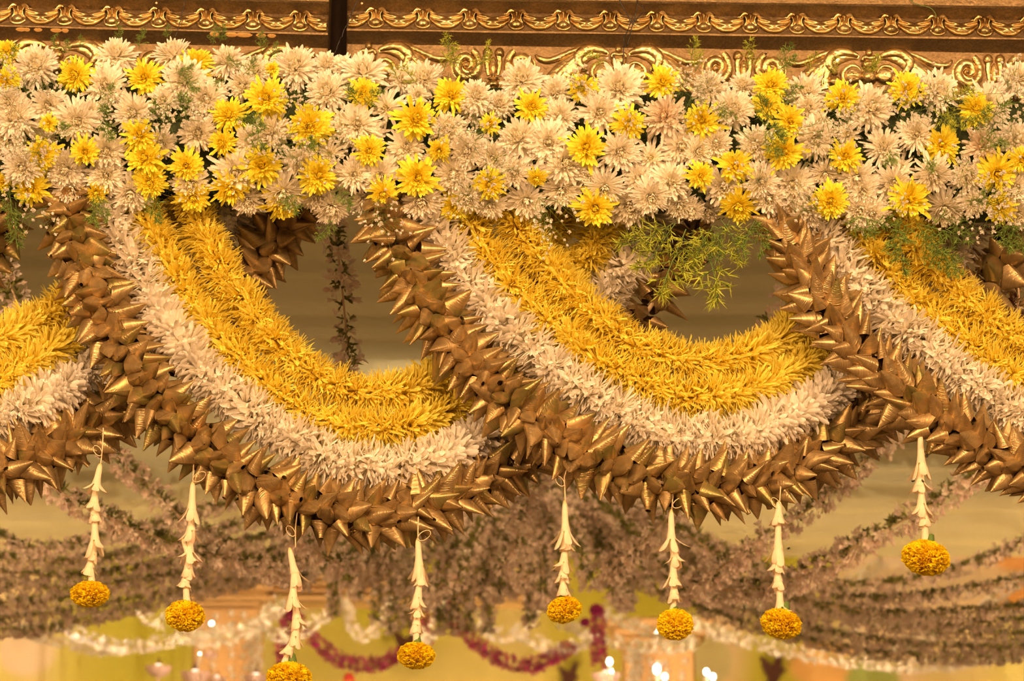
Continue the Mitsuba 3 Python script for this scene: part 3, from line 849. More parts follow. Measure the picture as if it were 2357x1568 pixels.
def scatter_sprigs(txt, name, groups, pale, cat_, what, grp):
    r = rng(21 if name[0] == "f" else 22)
    ys = parse(Y_BLOOMS)
    used = {}
    for item in txt.replace("\n", "").split(";"):
        q = item.split()
        p = "p" in q
        x, y, dx, dy, dz, ln = [float(a) for a in q if a != "p"]
        Y = near_bloom(x, y, 0) if y < bank_mid(x) + 190 else -0.09
        d = RIGHT * dx + UP * dy - FWD * dz * 0.8
        d /= np.linalg.norm(d)
        s = ln * (0.9 if y < bank_mid(x) - 120 and name[0] == "f" else 1.25) * pxs(Y)
        k = key(name)
        g = (pale if p else groups)[int(r.integers(4))]
        inst(k, g, xf(basis(d, r.uniform(0, 6.28)), P(x, y, Y), s))
        if y < bank_mid(x) - 120:
            place = "on the carving"
        elif y > bank_mid(x) + 175:
            place = "hanging"
        else:
            place = "tucked in"
        j = min(range(len(ys)), key=lambda j: math.hypot(ys[j][0] - x, ys[j][1] - y))
        rw = ROWS[int(np.clip((ys[j][1] - bank_mid(ys[j][0]) + 175) // 70, 0, 4))]
        n = sorted([b[0] for b in ys if int(np.clip((b[1] - bank_mid(b[0]) + 175) // 70, 0, 4)) == ROWS.index(rw)]).index(ys[j][0])
        side = "above" if y < ys[j][1] - 18 else "below" if y > ys[j][1] + 18 else "beside"
        lab = f"{'pale ' if p else ''}{what} {place}, {side} the {ORD[n]} {rw}-row yellow bloom"
        u = used.get(lab, 0)
        used[lab] = u + 1
        if u:
            lab = ["", "longer ", "sparser ", "shorter ", "thinner "][min(u, 4)] + lab
        tag(k, lab, cat_, grp)
        tag(k + ("__needles" if name[0] == "f" else "__blossoms"), kind="stuff")
        tag(k + ("__stem" if name[0] == "f" else "__stems"), kind=None if name[0] == "f" else "stuff")


scatter_sprigs(FERNS, "fern_sprig", [f"fern_{i}" for i in range(4)], [f"fern_pale_{i}" for i in range(4)], "fern sprig", "feathery fern sprig", "fern sprigs in the flower bank")
scatter_sprigs(BREATH, "filler_flower_sprig", [f"breath_{i}" for i in range(4)], [f"breath_{i}" for i in range(4)], "flower sprig", "tiny white filler-flower sprig", "filler flower sprigs in the bank")


# ------------------------------------------------------------------ strung chrysanthemum garlands
def string_flower(color, seed, N, Wd, thin):
    r = rng(seed)
    c = {k: np.array(v) for k, v in COL[color].items()}
    out = []
    for i in range(N):
        u = i / (N - 1)
        e = math.radians(-34 + 92 * u + r.normal(0, 10))
        Lp = (1.0 - 0.42 * u ** 1.5) * (1 + r.normal(0, 0.10))
        pt = petal(Lp, Wd * r.uniform(0.8, 1.2), 4, r.uniform(0.15, 0.4), r.normal(0.15, 0.35), 1 if thin else 0)
        V = on_head(pt, e, i * 2.39996 + r.normal(0, 0.15), 0.05, 0.05 * u)
        t = pt[2][:, None]
        C = (c["base"] * (1 - t) + c["tip"] * t) * r.uniform(0.93, 1.04)
        out.append((V, pt[1], np.clip(C, 0, 0.95)))
    for i in range(10):
        pt = petal(0.3, 0.08, 2, 0.4, 0.4)
        V = on_head(pt, math.radians(70), i * 2.4, 0.03, 0.08)
        out.append((V, pt[1], np.tile(c["heart"], (len(V), 1))))
    return cat(out)


STRUNG = {"white": [], "yellow": []}
for sd in range(5):
    g = f"strung_white_{sd}"
    scene[g] = {"type": "shapegroup", "flower": shape(string_flower("white", 500 + sd, 128 + 6 * sd, 0.185, False), "mat_petal")}
    STRUNG["white"].append(g)
    g = f"strung_yellow_{sd}"
    scene[g] = {"type": "shapegroup", "flower": shape(string_flower("straw", 520 + sd, 165 + 8 * sd, 0.125, sd % 2 == 0), "mat_petal")}
    STRUNG["yellow"].append(g)


def strung(pts, rad, color, label, seed, gap=0.44):
    r = rng(seed)
    Rm = rad * pxs(0)
    q, t = spline(pts, Rm * gap)
    name = key(f"{color}_flower_garland")
    tag(name, label, "garland", "strung chrysanthemum garlands")
    th, _ = spline(pts, 0.02)
    mesh(f"{name}__thread", tube(th, 0.0012, 5), "mat_thread", True)
    flip = 1
    for i in range(len(q)):
        if r.random() < 0.22:
            flip = -flip
        d = t[i] * flip + r.normal(0, 0.17, 3)
        s = Rm * r.uniform(0.92, 1.12)
        k = f"{name}__flower" + ("" if i == 0 else f"_{i:03d}")
        inst(k, STRUNG[color][int(r.integers(5))], xf(basis(d, r.uniform(0, 6.28)), q[i] + r.normal(0, 0.0025, 3), s))


# depth of the swags: the left arm of each passes in front of the right arm of the one before
def ropes():
    F0, BK = -0.035, 0.082
    strung([(255, 462, F0), (285, 560, F0), (350, 680, F0), (440, 815, -0.045), (545, 920, -0.05), (660, 1005, -0.055), (790, 1060, -0.055), (920, 1075, -0.04), (1040, 1040, 0.0), (1130, 985, 0.06), (1250, 860, BK), (1380, 695, BK), (1450, 590, BK), (1490, 500, 0.08)],
           61, "white", "white chrysanthemum garland of the swag left of the middle, next to the gold leaves", 31)
    strung([(320, 465, -0.02), (370, 570, -0.02), (440, 690, -0.025), (530, 810, -0.03), (630, 900, -0.035), (740, 965, -0.035), (860, 990, -0.03), (970, 970, 0.0), (1070, 920, 0.06), (1180, 810, 0.055), (1290, 660, 0.058), (1370, 555, 0.055), (1410, 480, 0.06)],
           54, "yellow", "outer yellow chrysanthemum garland of the swag left of the middle, beside its white garland", 32)
    strung([(425, 440, -0.02), (465, 530, -0.02), (530, 655, -0.025), (615, 765, -0.03), (720, 860, -0.03), (840, 905, -0.02), (950, 895, 0.01), (1050, 835, 0.08), (1150, 720, 0.058), (1240, 590, 0.058), (1295, 480, 0.08)],
           53, "yellow", "inner yellow chrysanthemum garland of the swag left of the middle, highest in its curve", 33)
    strung([(985, 490, F0), (1040, 590, F0), (1120, 700, F0), (1225, 805, -0.045), (1340, 900, -0.05), (1460, 970, -0.05), (1590, 1010, -0.05), (1720, 1000, -0.04), (1840, 950, 0.0), (1940, 870, 0.06), (2040, 760, BK), (2130, 640, BK), (2200, 560, BK), (2240, 490, 0.08)],
           61, "white", "white chrysanthemum garland of the swag right of the middle, next to the gold leaves", 34)
    strung([(1045, 470, -0.02), (1110, 570, -0.02), (1200, 680, -0.025), (1310, 780, -0.03), (1430, 860, -0.035), (1550, 905, -0.035), (1670, 910, -0.03), (1780, 875, 0.0), (1880, 815, 0.06), (1980, 720, 0.055), (2080, 600, 0.058), (2150, 500, 0.08)],
           54, "yellow", "outer yellow chrysanthemum garland of the swag right of the middle, beside its white garland", 35)
    strung([(1160, 475, -0.02), (1225, 570, -0.02), (1310, 665, -0.025), (1410, 755, -0.03), (1520, 815, -0.03), (1640, 835, -0.02), (1750, 805, 0.01), (1850, 740, 0.08), (1960, 640, 0.058), (2060, 530, 0.058), (2100, 470, 0.08)],
           53, "yellow", "inner yellow chrysanthemum garland of the swag right of the middle, highest in its curve", 36)
    strung([(1870, 500, F0), (1930, 590, F0), (2010, 690, F0), (2110, 780, -0.045), (2230, 870, -0.05), (2350, 950, -0.05), (2460, 1000, -0.05)],
           61, "white", "white chrysanthemum garland of the swag cut by the right edge, next to the gold leaves", 37)
    strung([(1950, 500, -0.02), (2020, 600, -0.02), (2110, 700, -0.025), (2220, 790, -0.03), (2340, 870, -0.035), (2460, 930, -0.035)],
           54, "yellow", "outer yellow chrysanthemum garland of the swag cut by the right edge, beside its white garland", 38)
    strung([(2060, 490, -0.02), (2120, 580, -0.02), (2210, 675, -0.025), (2310, 760, -0.03), (2420, 830, -0.03)],
           53, "yellow", "inner yellow chrysanthemum garland of the swag cut by the right edge, highest in its curve", 39)
    strung([(-90, 990, -0.05), (20, 955, -0.04), (110, 905, 0.0), (200, 850, 0.07), (310, 730, BK), (420, 610, BK), (490, 540, BK), (545, 470, 0.09)],
           61, "white", "white chrysanthemum garland of the swag cut by the left edge, next to the gold leaves", 40)
    strung([(-90, 900, -0.035), (20, 865, -0.02), (110, 815, 0.02), (200, 760, 0.08), (300, 660, 0.058), (400, 540, 0.058), (450, 460, 0.08)],
           54, "yellow", "outer yellow chrysanthemum garland of the swag cut by the left edge, above its white garland", 41)
    strung([(-90, 800, -0.02), (10, 775, 0.0), (90, 735, 0.05), (170, 680, 0.055), (260, 580, 0.058), (340, 470, 0.055)],
           53, "yellow", "inner yellow chrysanthemum garland of the swag cut by the left edge, highest in its curve", 42)


ropes()


# ------------------------------------------------------------------ folded gold leaves
def folded_leaf(seed, loop=False):
    """A strip of leaf rolled to a pointed cone, apex towards +z; about 1 long, its root reaching to -0.5."""
    r = rng(seed)
    nphi, nz = 17, 9
    squash = r.uniform(0.55, 0.85)
    ax, ay = r.uniform(-0.16, 0.16), r.uniform(-0.12, 0.12)
    obl = r.uniform(0.10, 0.26)
    phi0 = r.uniform(0, 6.28)
    phi = np.linspace(0, 2 * np.pi * 1.06, nphi)
    t = np.linspace(0, 1, nz)
    parts, uvs = [], []
    Rb = r.uniform(0.42, 0.52)
    PH, TT = np.meshgrid(phi, t, indexing="ij")
    rad = Rb * np.maximum((1 - TT) ** r.uniform(0.78, 1.05), 0.055 if not loop else 0.24)
    rad = rad * (1 + 0.05 * PH / 6.28)
    z0 = obl * np.cos(PH - phi0) - 0.02
    Z = z0 + (1.0 - z0) * TT
    if loop:
        Z = z0 + (0.72 - z0) * TT
    X = rad * np.cos(PH) + ax * TT
    Yy = squash * rad * np.sin(PH) + ay * TT
    parts.append((np.stack([X, Yy, Z], -1).reshape(-1, 3), grid_faces(nphi, nz)))
    uvs.append(np.stack([PH / 6.28, TT], -1).reshape(-1, 2))
    # the two ends of the strip running back to the string
    for s in (-1, 1):
        u = np.linspace(-1, 1, 5)
        w = np.linspace(0, 1, 5)
        U, Wt = np.meshgrid(u, w, indexing="ij")
        half = Rb * (0.80 - 0.45 * Wt)
        X = U * half
        Yy = s * squash * Rb * (0.92 - 0.75 * Wt) * np.sqrt(np.maximum(0.2, 1 - 0.6 * U ** 2))
        Z = 0.10 - 0.62 * Wt
        parts.append((np.stack([X, Yy, Z], -1).reshape(-1, 3), grid_faces(5, 5)))
        uvs.append(np.stack([U * 0.3, Wt * 0.6], -1).reshape(-1, 2))
    # lapped edge of the fold
    u = np.linspace(0, 1, 5)
    w = np.linspace(0, 1, 7)
    U, Wt = np.meshgrid(u, w, indexing="ij")
    ph = phi0 + 0.9 + 1.3 * U * (1 - 0.5 * Wt)
    rad = Rb * 1.05 * np.maximum((1 - Wt) ** 0.9, 0.06) + 0.012 + 0.05 * U * (1 - Wt)
    if not loop:
        X = rad * np.cos(ph) + ax * Wt
        Yy = squash * rad * np.sin(ph) + ay * Wt
        Z = obl * np.cos(ph - phi0) * (1 - Wt) - 0.06 * U + Wt * (0.98 - 0.1 * U)
        parts.append((np.stack([X, Yy, Z], -1).reshape(-1, 3), grid_faces(5, 7)))
        uvs.append(np.stack([U * 0.3, Wt], -1).reshape(-1, 2))
    v, f = cat(parts)
    return v, f, np.vstack(uvs)


LEAVES = []
for sd in range(9):
    v, f, uv = folded_leaf(700 + sd, loop=sd in (6, 7))
    for mt in ("mat_leaf", "mat_leaf_olive"):
        g = f"folded_{sd}_{mt}"
        scene[g] = {"type": "shapegroup", "leaf": mikit.ply((v, f), mt, True, uv=uv)}
    LEAVES.append((v, f, uv))
REAR_TRIS = [0]


def leaf_rope(pts, label, seed, olive=(0.2, 0.2), loops=0.1, per=8, gap=35, rad=94, hang=0.0, wide=0.90):
    """olive: share of half-painted leaves at the two ends of the rope."""
    r = rng(seed)
    S = pxs(-0.05)
    q, t = spline(pts, gap * S)
    name = key("leaf_garland")
    tag(name, label, "leaf garland", "gold folded-leaf garlands")
    th, _ = spline(pts, 0.02)
    mesh(f"{name}__string", tube(th, 0.004, 6), "mat_thread", True)
    n, rear, cand = 0, [], []
    for i in range(len(q)):
        tt = t[i]
        a = np.cross(tt, FWD)
        a /= np.linalg.norm(a)
        b = np.cross(a, tt)                       # towards or away from the viewer
        if b @ FWD > 0:
            b = -b
        u = i / max(1, len(q) - 1)
        off = r.uniform(0, 6.28) if False else (i % 2) * math.pi / per + r.normal(0, 0.06)
        for j in range(per):
            ph = off + 2 * math.pi * j / per + r.normal(0, 0.11)
            d0 = math.cos(ph) * a + math.sin(ph) * b
            lean = hang + r.normal(0, 0.20)
            d = d0 + tt * lean + r.normal(0, 0.09, 3)
            d /= np.linalg.norm(d)
            ln = 0.66 * rad * S * r.uniform(0.86, 1.18)
            pos = q[i] + d0 * (rad * S - 0.655 * rad * S) + tt * r.normal(0, 0.004)
            loop = r.random() < loops
            sd = int(6 + r.integers(2)) if loop else int(r.choice([0, 1, 2, 3, 4, 5, 8]))
            mt = "mat_leaf_olive" if r.random() < olive[0] + (olive[1] - olive[0]) * u else "mat_leaf"
            R = basis(d, r.uniform(0, 6.28))
            if math.sin(ph) > -0.45:
                cand.append((sd, mt, R, pos, ln * np.array([wide, wide, 1.0])))
            else:
                rear.append(put((LEAVES[sd][0], LEAVES[sd][1]), R, pos, ln))
    order = list(range(len(cand)))
    for c in order:
        sd, mt, R, pos, s3 = cand[c]
        if n < 300:
            k = f"{name}__folded_leaf" + ("" if n == 0 else f"_{n:03d}")
            inst(k, f"folded_{sd}_{mt}", xf(R, pos, s3))
            n += 1
        else:
            rear.append(put((LEAVES[sd][0], LEAVES[sd][1]), R, pos, s3))
    if rear:
        m = cat(rear)
        REAR_TRIS[0] += len(m[1])
        nl = len(m[0])
        scene[f"{name}__rear_leaves"] = mikit.ply(m, "mat_leaf", True, uv=np.zeros((nl, 2)) + m[0][:, :2] * 3)
        tag(f"{name}__rear_leaves", kind="stuff")


def leaf_ropes():
    leaf_rope([(158, 455, -0.05), (185, 570, -0.06), (235, 720, -0.07), (310, 860, -0.08), (400, 965, -0.085), (510, 1065, -0.09), (640, 1140, -0.09), (780, 1180, -0.08), (920, 1180, -0.05), (1050, 1130, 0.0), (1160, 1075, 0.05), (1250, 1020, 0.11)],
              "gold folded-leaf garland framing the swag left of the middle, olive tinged on its long arm", 51, (0.50, 0.15), 0.10, hang=0.28)
    leaf_rope([(1330, 930, 0.11), (1420, 800, 0.115), (1480, 730, 0.11), (1540, 640, 0.105), (1580, 560, 0.095), (1600, 505, 0.10)],
              "loose end of gold leaves behind the fern strands, right of the middle", 52, (0.25, 0.105), 0.15, per=5, gap=46, rad=84)
    leaf_rope([(885, 465, -0.05), (925, 580, -0.06), (985, 700, -0.07), (1060, 810, -0.08), (1150, 905, -0.085), (1255, 985, -0.09), (1370, 1055, -0.09), (1500, 1105, -0.085), (1640, 1120, -0.07), (1780, 1095, -0.03), (1890, 1035, 0.03), (1990, 965, 0.08), (2070, 915, 0.10)],
              "gold folded-leaf garland framing the swag right of the middle, green tinged near its top", 53, (0.45, 0.05), 0.07, hang=0.25)
    leaf_rope([(2130, 850, 0.115), (2200, 750, 0.115), (2260, 670, 0.11), (2310, 590, 0.10), (2340, 510, 0.10)],
              "sparse end of gold leaves at the right edge above the yellow garlands", 54, (0.1, 0.1), 0.1, per=5, gap=50, rad=88, wide=1.15)
    leaf_rope([(1800, 510, -0.05), (1840, 600, -0.06), (1905, 715, -0.07), (1985, 815, -0.08), (2080, 905, -0.085), (2190, 985, -0.09), (2310, 1055, -0.09), (2430, 1105, -0.085)],
              "gold folded-leaf garland with sharp cones, of the swag cut by the right edge", 55, (0.05, 0.18), 0.06, hang=-0.55)
    leaf_rope([(-90, 1115, -0.08), (20, 1075, -0.05), (120, 1030, 0.0), (215, 975, 0.05), (300, 910, 0.10)],
              "gold folded-leaf garland of the swag cut by the left edge, its lower right part", 56, (0.2, 0.2), 0.1)
    leaf_rope([(390, 830, 0.115), (480, 720, 0.115), (555, 640, 0.11), (620, 570, 0.10), (665, 500, 0.11), (690, 440, 0.08)],
              "bronze leaf garland end with long drooping cones, beside the steep yellow garlands", 57, (0.02, 0.0), 0.05, rad=92)
    leaf_rope([(-75, 650, 0.10), (-25, 590, 0.09), (5, 530, 0.07), (20, 470, 0.05)],
              "few olive and gold leaves at the left edge under the flower bank", 58, (0.55, 0.5), 0.1, per=5, gap=48, rad=80, wide=1.15)


leaf_ropes()


# ------------------------------------------------------------------ tuberose pendants with marigolds
def tuberose(seed, Ln, r0, flare):
    """A tuberose floret: its green tip at the origin, mouth towards -z."""
    r = rng(seed)
    z = np.linspace(0, 1, 9)
    rr = r0 * np.interp(z, [0, .06, .3, .7, 1], [.28, .55, .75, .85, 1.2])
    v, f = lathe(np.stack([rr, -z * Ln * 0.72], 1), 10)
    bend = r.normal(0, 0.05, 2) * Ln
    v[:, :2] += (np.abs(v[:, 2:]) / Ln) ** 2 * bend
    tcol = np.clip(np.abs(v[:, 2:]) / Ln / 0.12, 0, 1)
    C = np.array([0.62, 0.56, 0.16]) * (1 - tcol) + np.array([0.95, 0.86, 0.64]) * tcol
    parts = [(v, f, C)]
    sub = []
    for i in range(6):
        pt = petal(Ln * 0.46 * r.uniform(0.85, 1.2), r0 * 1.9, 4, 0.22, 0)
        V, Fp, t = pt
        a = math.radians(r.uniform(6, 16) + flare * (1 if i % 2 else 0.55) * r.uniform(0.6, 1.2))
        curl = r.uniform(-0.25, 0.5)
        ang = a + curl * t
        x = V[:, 0]
        rad = r0 * 1.02 + x * np.sin(ang) - V[:, 2] * 0.8
        zz = -Ln * 0.68 - x * np.cos(ang)
        az = i * math.pi / 3 + r.normal(0, 0.1)
        px_, py_ = rad * math.cos(az) - V[:, 1] * math.sin(az), rad * math.sin(az) + V[:, 1] * math.cos(az)
        tt = t[:, None]
        tip = np.array([0.88, 0.60, 0.44]) if r.random() < 0.5 else np.array([0.93, 0.80, 0.60])
        C = np.array([0.95, 0.86, 0.64]) * (1 - tt ** 3) + tip * tt ** 3
        Vp = np.stack([px_, py_, zz], 1)
        Vp[:, :2] += bend * 0.6
        sub.append((Vp, Fp, C))
    return parts[0], sub


def marigold(seed, rx, rz):
    r = rng(seed)
    parts = []
    N = 520
    for i in range(N):
        zc = 1 - 2 * (i + 0.5) / N
        az = i * 2.39996
        d = np.array([math.sqrt(1 - zc * zc) * math.cos(az), math.sqrt(1 - zc * zc) * math.sin(az), zc])
        # ruffled fan
        nu, nv = 7, 3
        U, Vv = np.meshgrid(np.linspace(-1, 1, nu), np.linspace(0, 1, nv), indexing="ij")
        wd = r.uniform(0.10, 0.18)
        ln = r.uniform(0.22, 0.40)
        ruf = 0.055 * np.sin(U * r.uniform(5, 9) + r.uniform(0, 6.28)) * Vv + 0.03 * r.normal(0, 1, U.shape) * Vv
        x = U * wd * (0.35 + 0.75 * Vv)
        y = ruf + 0.12 * Vv ** 2
        z = ln * Vv * (1 - 0.18 * U ** 2) - ln * 0.75
        R = basis(d + r.normal(0, 0.22, 3), r.uniform(0, 6.28))
        V = np.stack([x, y, z], -1).reshape(-1, 3) @ R.T + d * 0.98
        V = V * np.array([rx, rx, rz])
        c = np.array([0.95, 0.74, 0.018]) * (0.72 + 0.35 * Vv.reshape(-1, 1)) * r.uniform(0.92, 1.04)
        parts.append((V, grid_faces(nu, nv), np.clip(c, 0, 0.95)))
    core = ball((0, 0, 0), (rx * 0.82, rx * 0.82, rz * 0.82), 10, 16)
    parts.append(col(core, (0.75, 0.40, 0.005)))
    return cat(parts)


PEND = [
    dict(th=[(238, 985), (236, 1030), (232, 1066)], bl=[(232, 1064), (222, 1112), (217, 1152), (217, 1176), (219, 1240), (213, 1272), (208, 1298), (213, 1345)], m=(207, 1368, 46, 30, -4), calyx=(209, 1346)),
    dict(th=[(446, 1060), (445, 1090), (444, 1110)], bl=[(444, 1106), (442, 1168), (440, 1218), (436, 1268), (434, 1306), (428, 1334), (428, 1388)], m=(426, 1418, 47, 36, 4), calyx=(428, 1388)),
    dict(th=[(684, 1180), (680, 1215), (680, 1260)], bl=[(666, 1258), (676, 1316), (676, 1372), (684, 1420), (680, 1462), (668, 1490), (652, 1532)], m=(665, 1562, 54, 38, 0), calyx=(673, 1522)),
    dict(th=[(963, 1190), (962, 1225), (962, 1245)], bl=[(961, 1236), (966, 1298), (966, 1326), (964, 1372), (962, 1404), (958, 1434), (956, 1482)], m=(958, 1509, 45, 31, 3), calyx=(960, 1480)),
    dict(th=[(1310, 1060), (1299, 1100), (1301, 1154)], bl=[(1300, 1150), (1300, 1220), (1302, 1246), (1296, 1290), (1296, 1322), (1296, 1348), (1296, 1388)], m=(1299, 1404, 42, 30, -12), calyx=(1297, 1380)),
    dict(th=[(1550, 1110), (1548, 1150), (1546, 1174)], bl=[(1545, 1170), (1545, 1238), (1550, 1280), (1550, 1326), (1552, 1364), (1550, 1412)], m=(1554, 1438, 43, 37, 0), calyx=(1552, 1408)),
    dict(th=[(1797, 1120), (1795, 1150), (1793, 1165)], bl=[(1793, 1150), (1792, 1186), (1790, 1258), (1788, 1296), (1792, 1335), (1798, 1394)], m=(1798, 1436, 49, 34, 14), calyx=(1808, 1402)),
    dict(th=[(2110, 935), (2116, 965), (2117, 1000)], bl=[(2118, 994), (2120, 1062), (2120, 1106), (2122, 1156), (2128, 1190), (2130, 1242)], m=(2131, 1284, 57, 40, 15), calyx=(2141, 1246)),
]
PLAB = ["tuberose pendant with a flat marigold, leftmost of the hanging strings", "tuberose pendant with a round marigold, second string from the left edge, one bud forking off", "tuberose pendant hanging lowest, its marigold cut by the bottom edge",
        "tuberose pendant under the bottom of the left swag, marigold beside the white loops", "tuberose pendant on a long thread under the crossing of the two swags", "tuberose pendant with the roundest marigold, under the right swag",
        "tuberose pendant with a tilted marigold on a green calyx, beside the dark bird", "tuberose pendant hanging highest, large tilted marigold in front of the pale ceiling cloth"]


def build_pendants():
    r = rng(61)
    Y = -0.105
    S = pxs(Y)
    for i, p in enumerate(PEND):
        k = key("flower_pendant")
        tag(k, PLAB[i], "flower pendant", "tuberose and marigold pendants")
        pts = np.array([P(a, b, Y) for a, b in p["th"]])
        loop = []
        top = pts[-2]
        for t in np.linspace(0, 2 * math.pi, 14):
            loop.append(top + np.array([0.010 * (1 - math.cos(t)) * (1 if i % 2 else -0.7), -0.004, 0.009 * math.sin(t) * 0.8 + 0.004 * (1 - math.cos(t)) - 0.01]))
        mesh(f"{k}__thread", cat([tube(pts, 0.0011, 5), tube(loop, 0.0008, 5)]), "mat_thread", True)
        bl = p["bl"]
        for j in range(len(bl) - 1):
            a, b = P(*bl[j], Y), P(*bl[j + 1], Y)
            d = a - b
            gap = np.linalg.norm(d)
            Ln = max(gap * 1.42, 0.030)
            m = tuberose(800 + 17 * i + j, Ln, 9.2 * S, [6, 28, 15][int(r.integers(3))])
            kt, Rt, pt_ = f"{k}__tuberose" + ("" if j == 0 else f"_{j:03d}"), basis(d, r.uniform(0, 6.28)), a - d / gap * 0.002
            mesh(kt, put(m[0], Rt, pt_), "mat_petal", True)
            for e, q in enumerate(m[1]):
                mesh(f"{kt}__petal" + ("" if e == 0 else f"_{e:03d}"), put(q, Rt, pt_), "mat_petal", True)
        if i == 1:
            m = tuberose(990, 0.042, 6.5 * S, 10)
            mesh(f"{k}__bud", put(cat([m[0], *m[1]]), basis(np.array([-0.35, -0.2, 1.0])), P(419, 1238, Y - 0.006)), "mat_petal", True)
        x, y, rx, ry, tilt = p["m"]
        c = P(x, y, Y)
        a = math.radians(tilt)
        d = np.array([math.sin(a), 0.18, math.cos(a)])
        mesh(f"{k}__marigold", put(marigold(900 + i, rx * S * 0.90, ry * S * 0.90), basis(d, r.uniform(0, 6.28)), c), "mat_petal", True)
        tag(f"{k}__marigold", "golden yellow ruffled marigold")
        q = P(*p["calyx"], Y)
        m = lathe([(0.001, 0.012), (0.004, 0.011), (0.0065, 0.002), (0.0075, -0.012), (0.006, -0.022)], 10)
        mesh(f"{k}__marigold__calyx", put(m, basis(d), q), "mat_green", True)


build_pendants()


# ------------------------------------------------------------------ jasmine ropes and the canopy behind
def kite(L_, W_):
    """A folded pointed petal of two faces."""
    return np.array([[0, 0, 0], [0.55 * L_, -0.5 * W_, 0.10 * L_], [L_, 0, 0.0], [0.55 * L_, 0.5 * W_, 0.10 * L_], [0.55 * L_, 0, -0.04 * L_]]), np.array([[0, 4, 1], [1, 4, 2], [0, 3, 4], [4, 3, 2]])


def floret_mesh(seed):
    r = rng(seed)
    parts = []
    op = (8, 22, 40, 60)[seed % 4]
    for i in range(5):
        k = kite(r.uniform(0.62, 0.85), 0.42)
        parts.append((on_head(k, math.radians(90 - op + r.uniform(-8, 8)), i * 1.2566, 0.05, 0.30), k[1]))
    parts.append(lathe([(0.04, -0.15), (0.10, 0.34)], 4))
    return cat(parts)


FLORET = [floret_mesh(s) for s in range(4)]
CAL = cat([lathe([(0.09, -0.25), (0.15, 0.0), (0.05, 0.35)], 4)] + [(on_head(kite(0.75, 0.2), math.radians(50 - 15 * i), i * 2.1, 0.04, -0.1), kite(1, 1)[1]) for i in range(3)])


def swarm(m, pos, D, s, r):
    """Many copies of one small mesh in one array: positions, directions, sizes."""
    n = len(pos)
    z = D / np.linalg.norm(D, axis=1, keepdims=True)
    h = r.normal(0, 1, (n, 3))
    x = np.cross(h, z)
    x /= np.linalg.norm(x, axis=1, keepdims=True)
    y = np.cross(z, x)
    R = np.stack([x, y, z], 2)
    V = np.einsum("nij,vj->nvi", R, m[0]) * s[:, None, None] + pos[:, None]
    F = np.asarray(m[1])[None] + (np.arange(n) * len(m[0]))[:, None, None]
    return V.reshape(-1, 3), F.reshape(-1, 3)


PALETTE = {"jasmine": ((0.93, 0.82, 0.72), (0.20, 0.21, 0.05)), "cream": ((0.95, 0.91, 0.80), (0.45, 0.45, 0.14)), "purple": ((0.26, 0.030, 0.075), (0.30, 0.04, 0.10)), "brown": ((0.24, 0.13, 0.07), (0.20, 0.12, 0.05))}


def floral_rope(name, pts, R, palette, label, seed, category="garland", group=None, fl=0.020, dens=1.0, green=0.5, droop=0.5):
    """R and fl in metres; petals hang to the under side, green calyxes stand on the upper one."""
    r = rng(seed)
    q, t = spline(pts, 0.01)
    n = int(len(q) * 3.6 * dens * (R / 0.025) * (0.020 / fl) ** 1.5)
    i = r.integers(0, len(q), n)
    d = r.normal(0, 1, (n, 3))
    d -= (d * t[i]).sum(1, keepdims=True) * t[i]
    d /= np.linalg.norm(d, axis=1, keepdims=True)
    d[:, 2] -= droop
    d /= np.linalg.norm(d, axis=1, keepdims=True)
    pos = q[i] + d * (R * r.uniform(0.25, 0.75, n))[:, None]
    lean = d + t[i] * r.normal(0, 0.5, n)[:, None]
    c0, c1 = PALETTE[palette]
    k = key(name)
    tag(k, label, category, group)
    parts = []
    for v in range(4):
        sel = np.arange(n) % 4 == v
        if sel.any():
            V, F = swarm(FLORET[v], pos[sel], lean[sel], fl * r.uniform(0.7, 1.2, sel.sum()), r)
            cc = np.array(c0) * r.uniform(0.82, 1.08, (sel.sum(), 1)) + r.normal(0, 0.012, (sel.sum(), 3))
            parts.append((V, F, np.clip(np.repeat(cc, len(FLORET[v][0]), 0), 0.01, 0.95)))
    mesh(f"{k}__florets", cat(parts), "mat_petal", True)
    tag(f"{k}__florets", kind="stuff")
    m = int(n * green)
    if m:
        i = r.integers(0, len(q), m)
        d = r.normal(0, 1, (m, 3))
        d -= (d * t[i]).sum(1, keepdims=True) * t[i]
        d /= np.linalg.norm(d, axis=1, keepdims=True)
        d[:, 2] += droop * 1.6
        d /= np.linalg.norm(d, axis=1, keepdims=True)
        V, F = swarm(CAL, q[i] + d * (R * r.uniform(0.2, 0.7, m))[:, None], d + t[i] * r.normal(0, 0.4, m)[:, None], fl * r.uniform(0.7, 1.25, m), r)
        cc = np.array(c1) * r.uniform(0.6, 1.4, (m, 1))
        mesh(f"{k}__calyxes", (V, F, np.repeat(cc, len(CAL[0]), 0)), "mat_matt", True)
        tag(f"{k}__calyxes", kind="stuff")
    mesh(f"{k}__thread", tube(q[::3] if len(q) > 6 else q, 0.002, 4), "mat_thread", True)
    return k


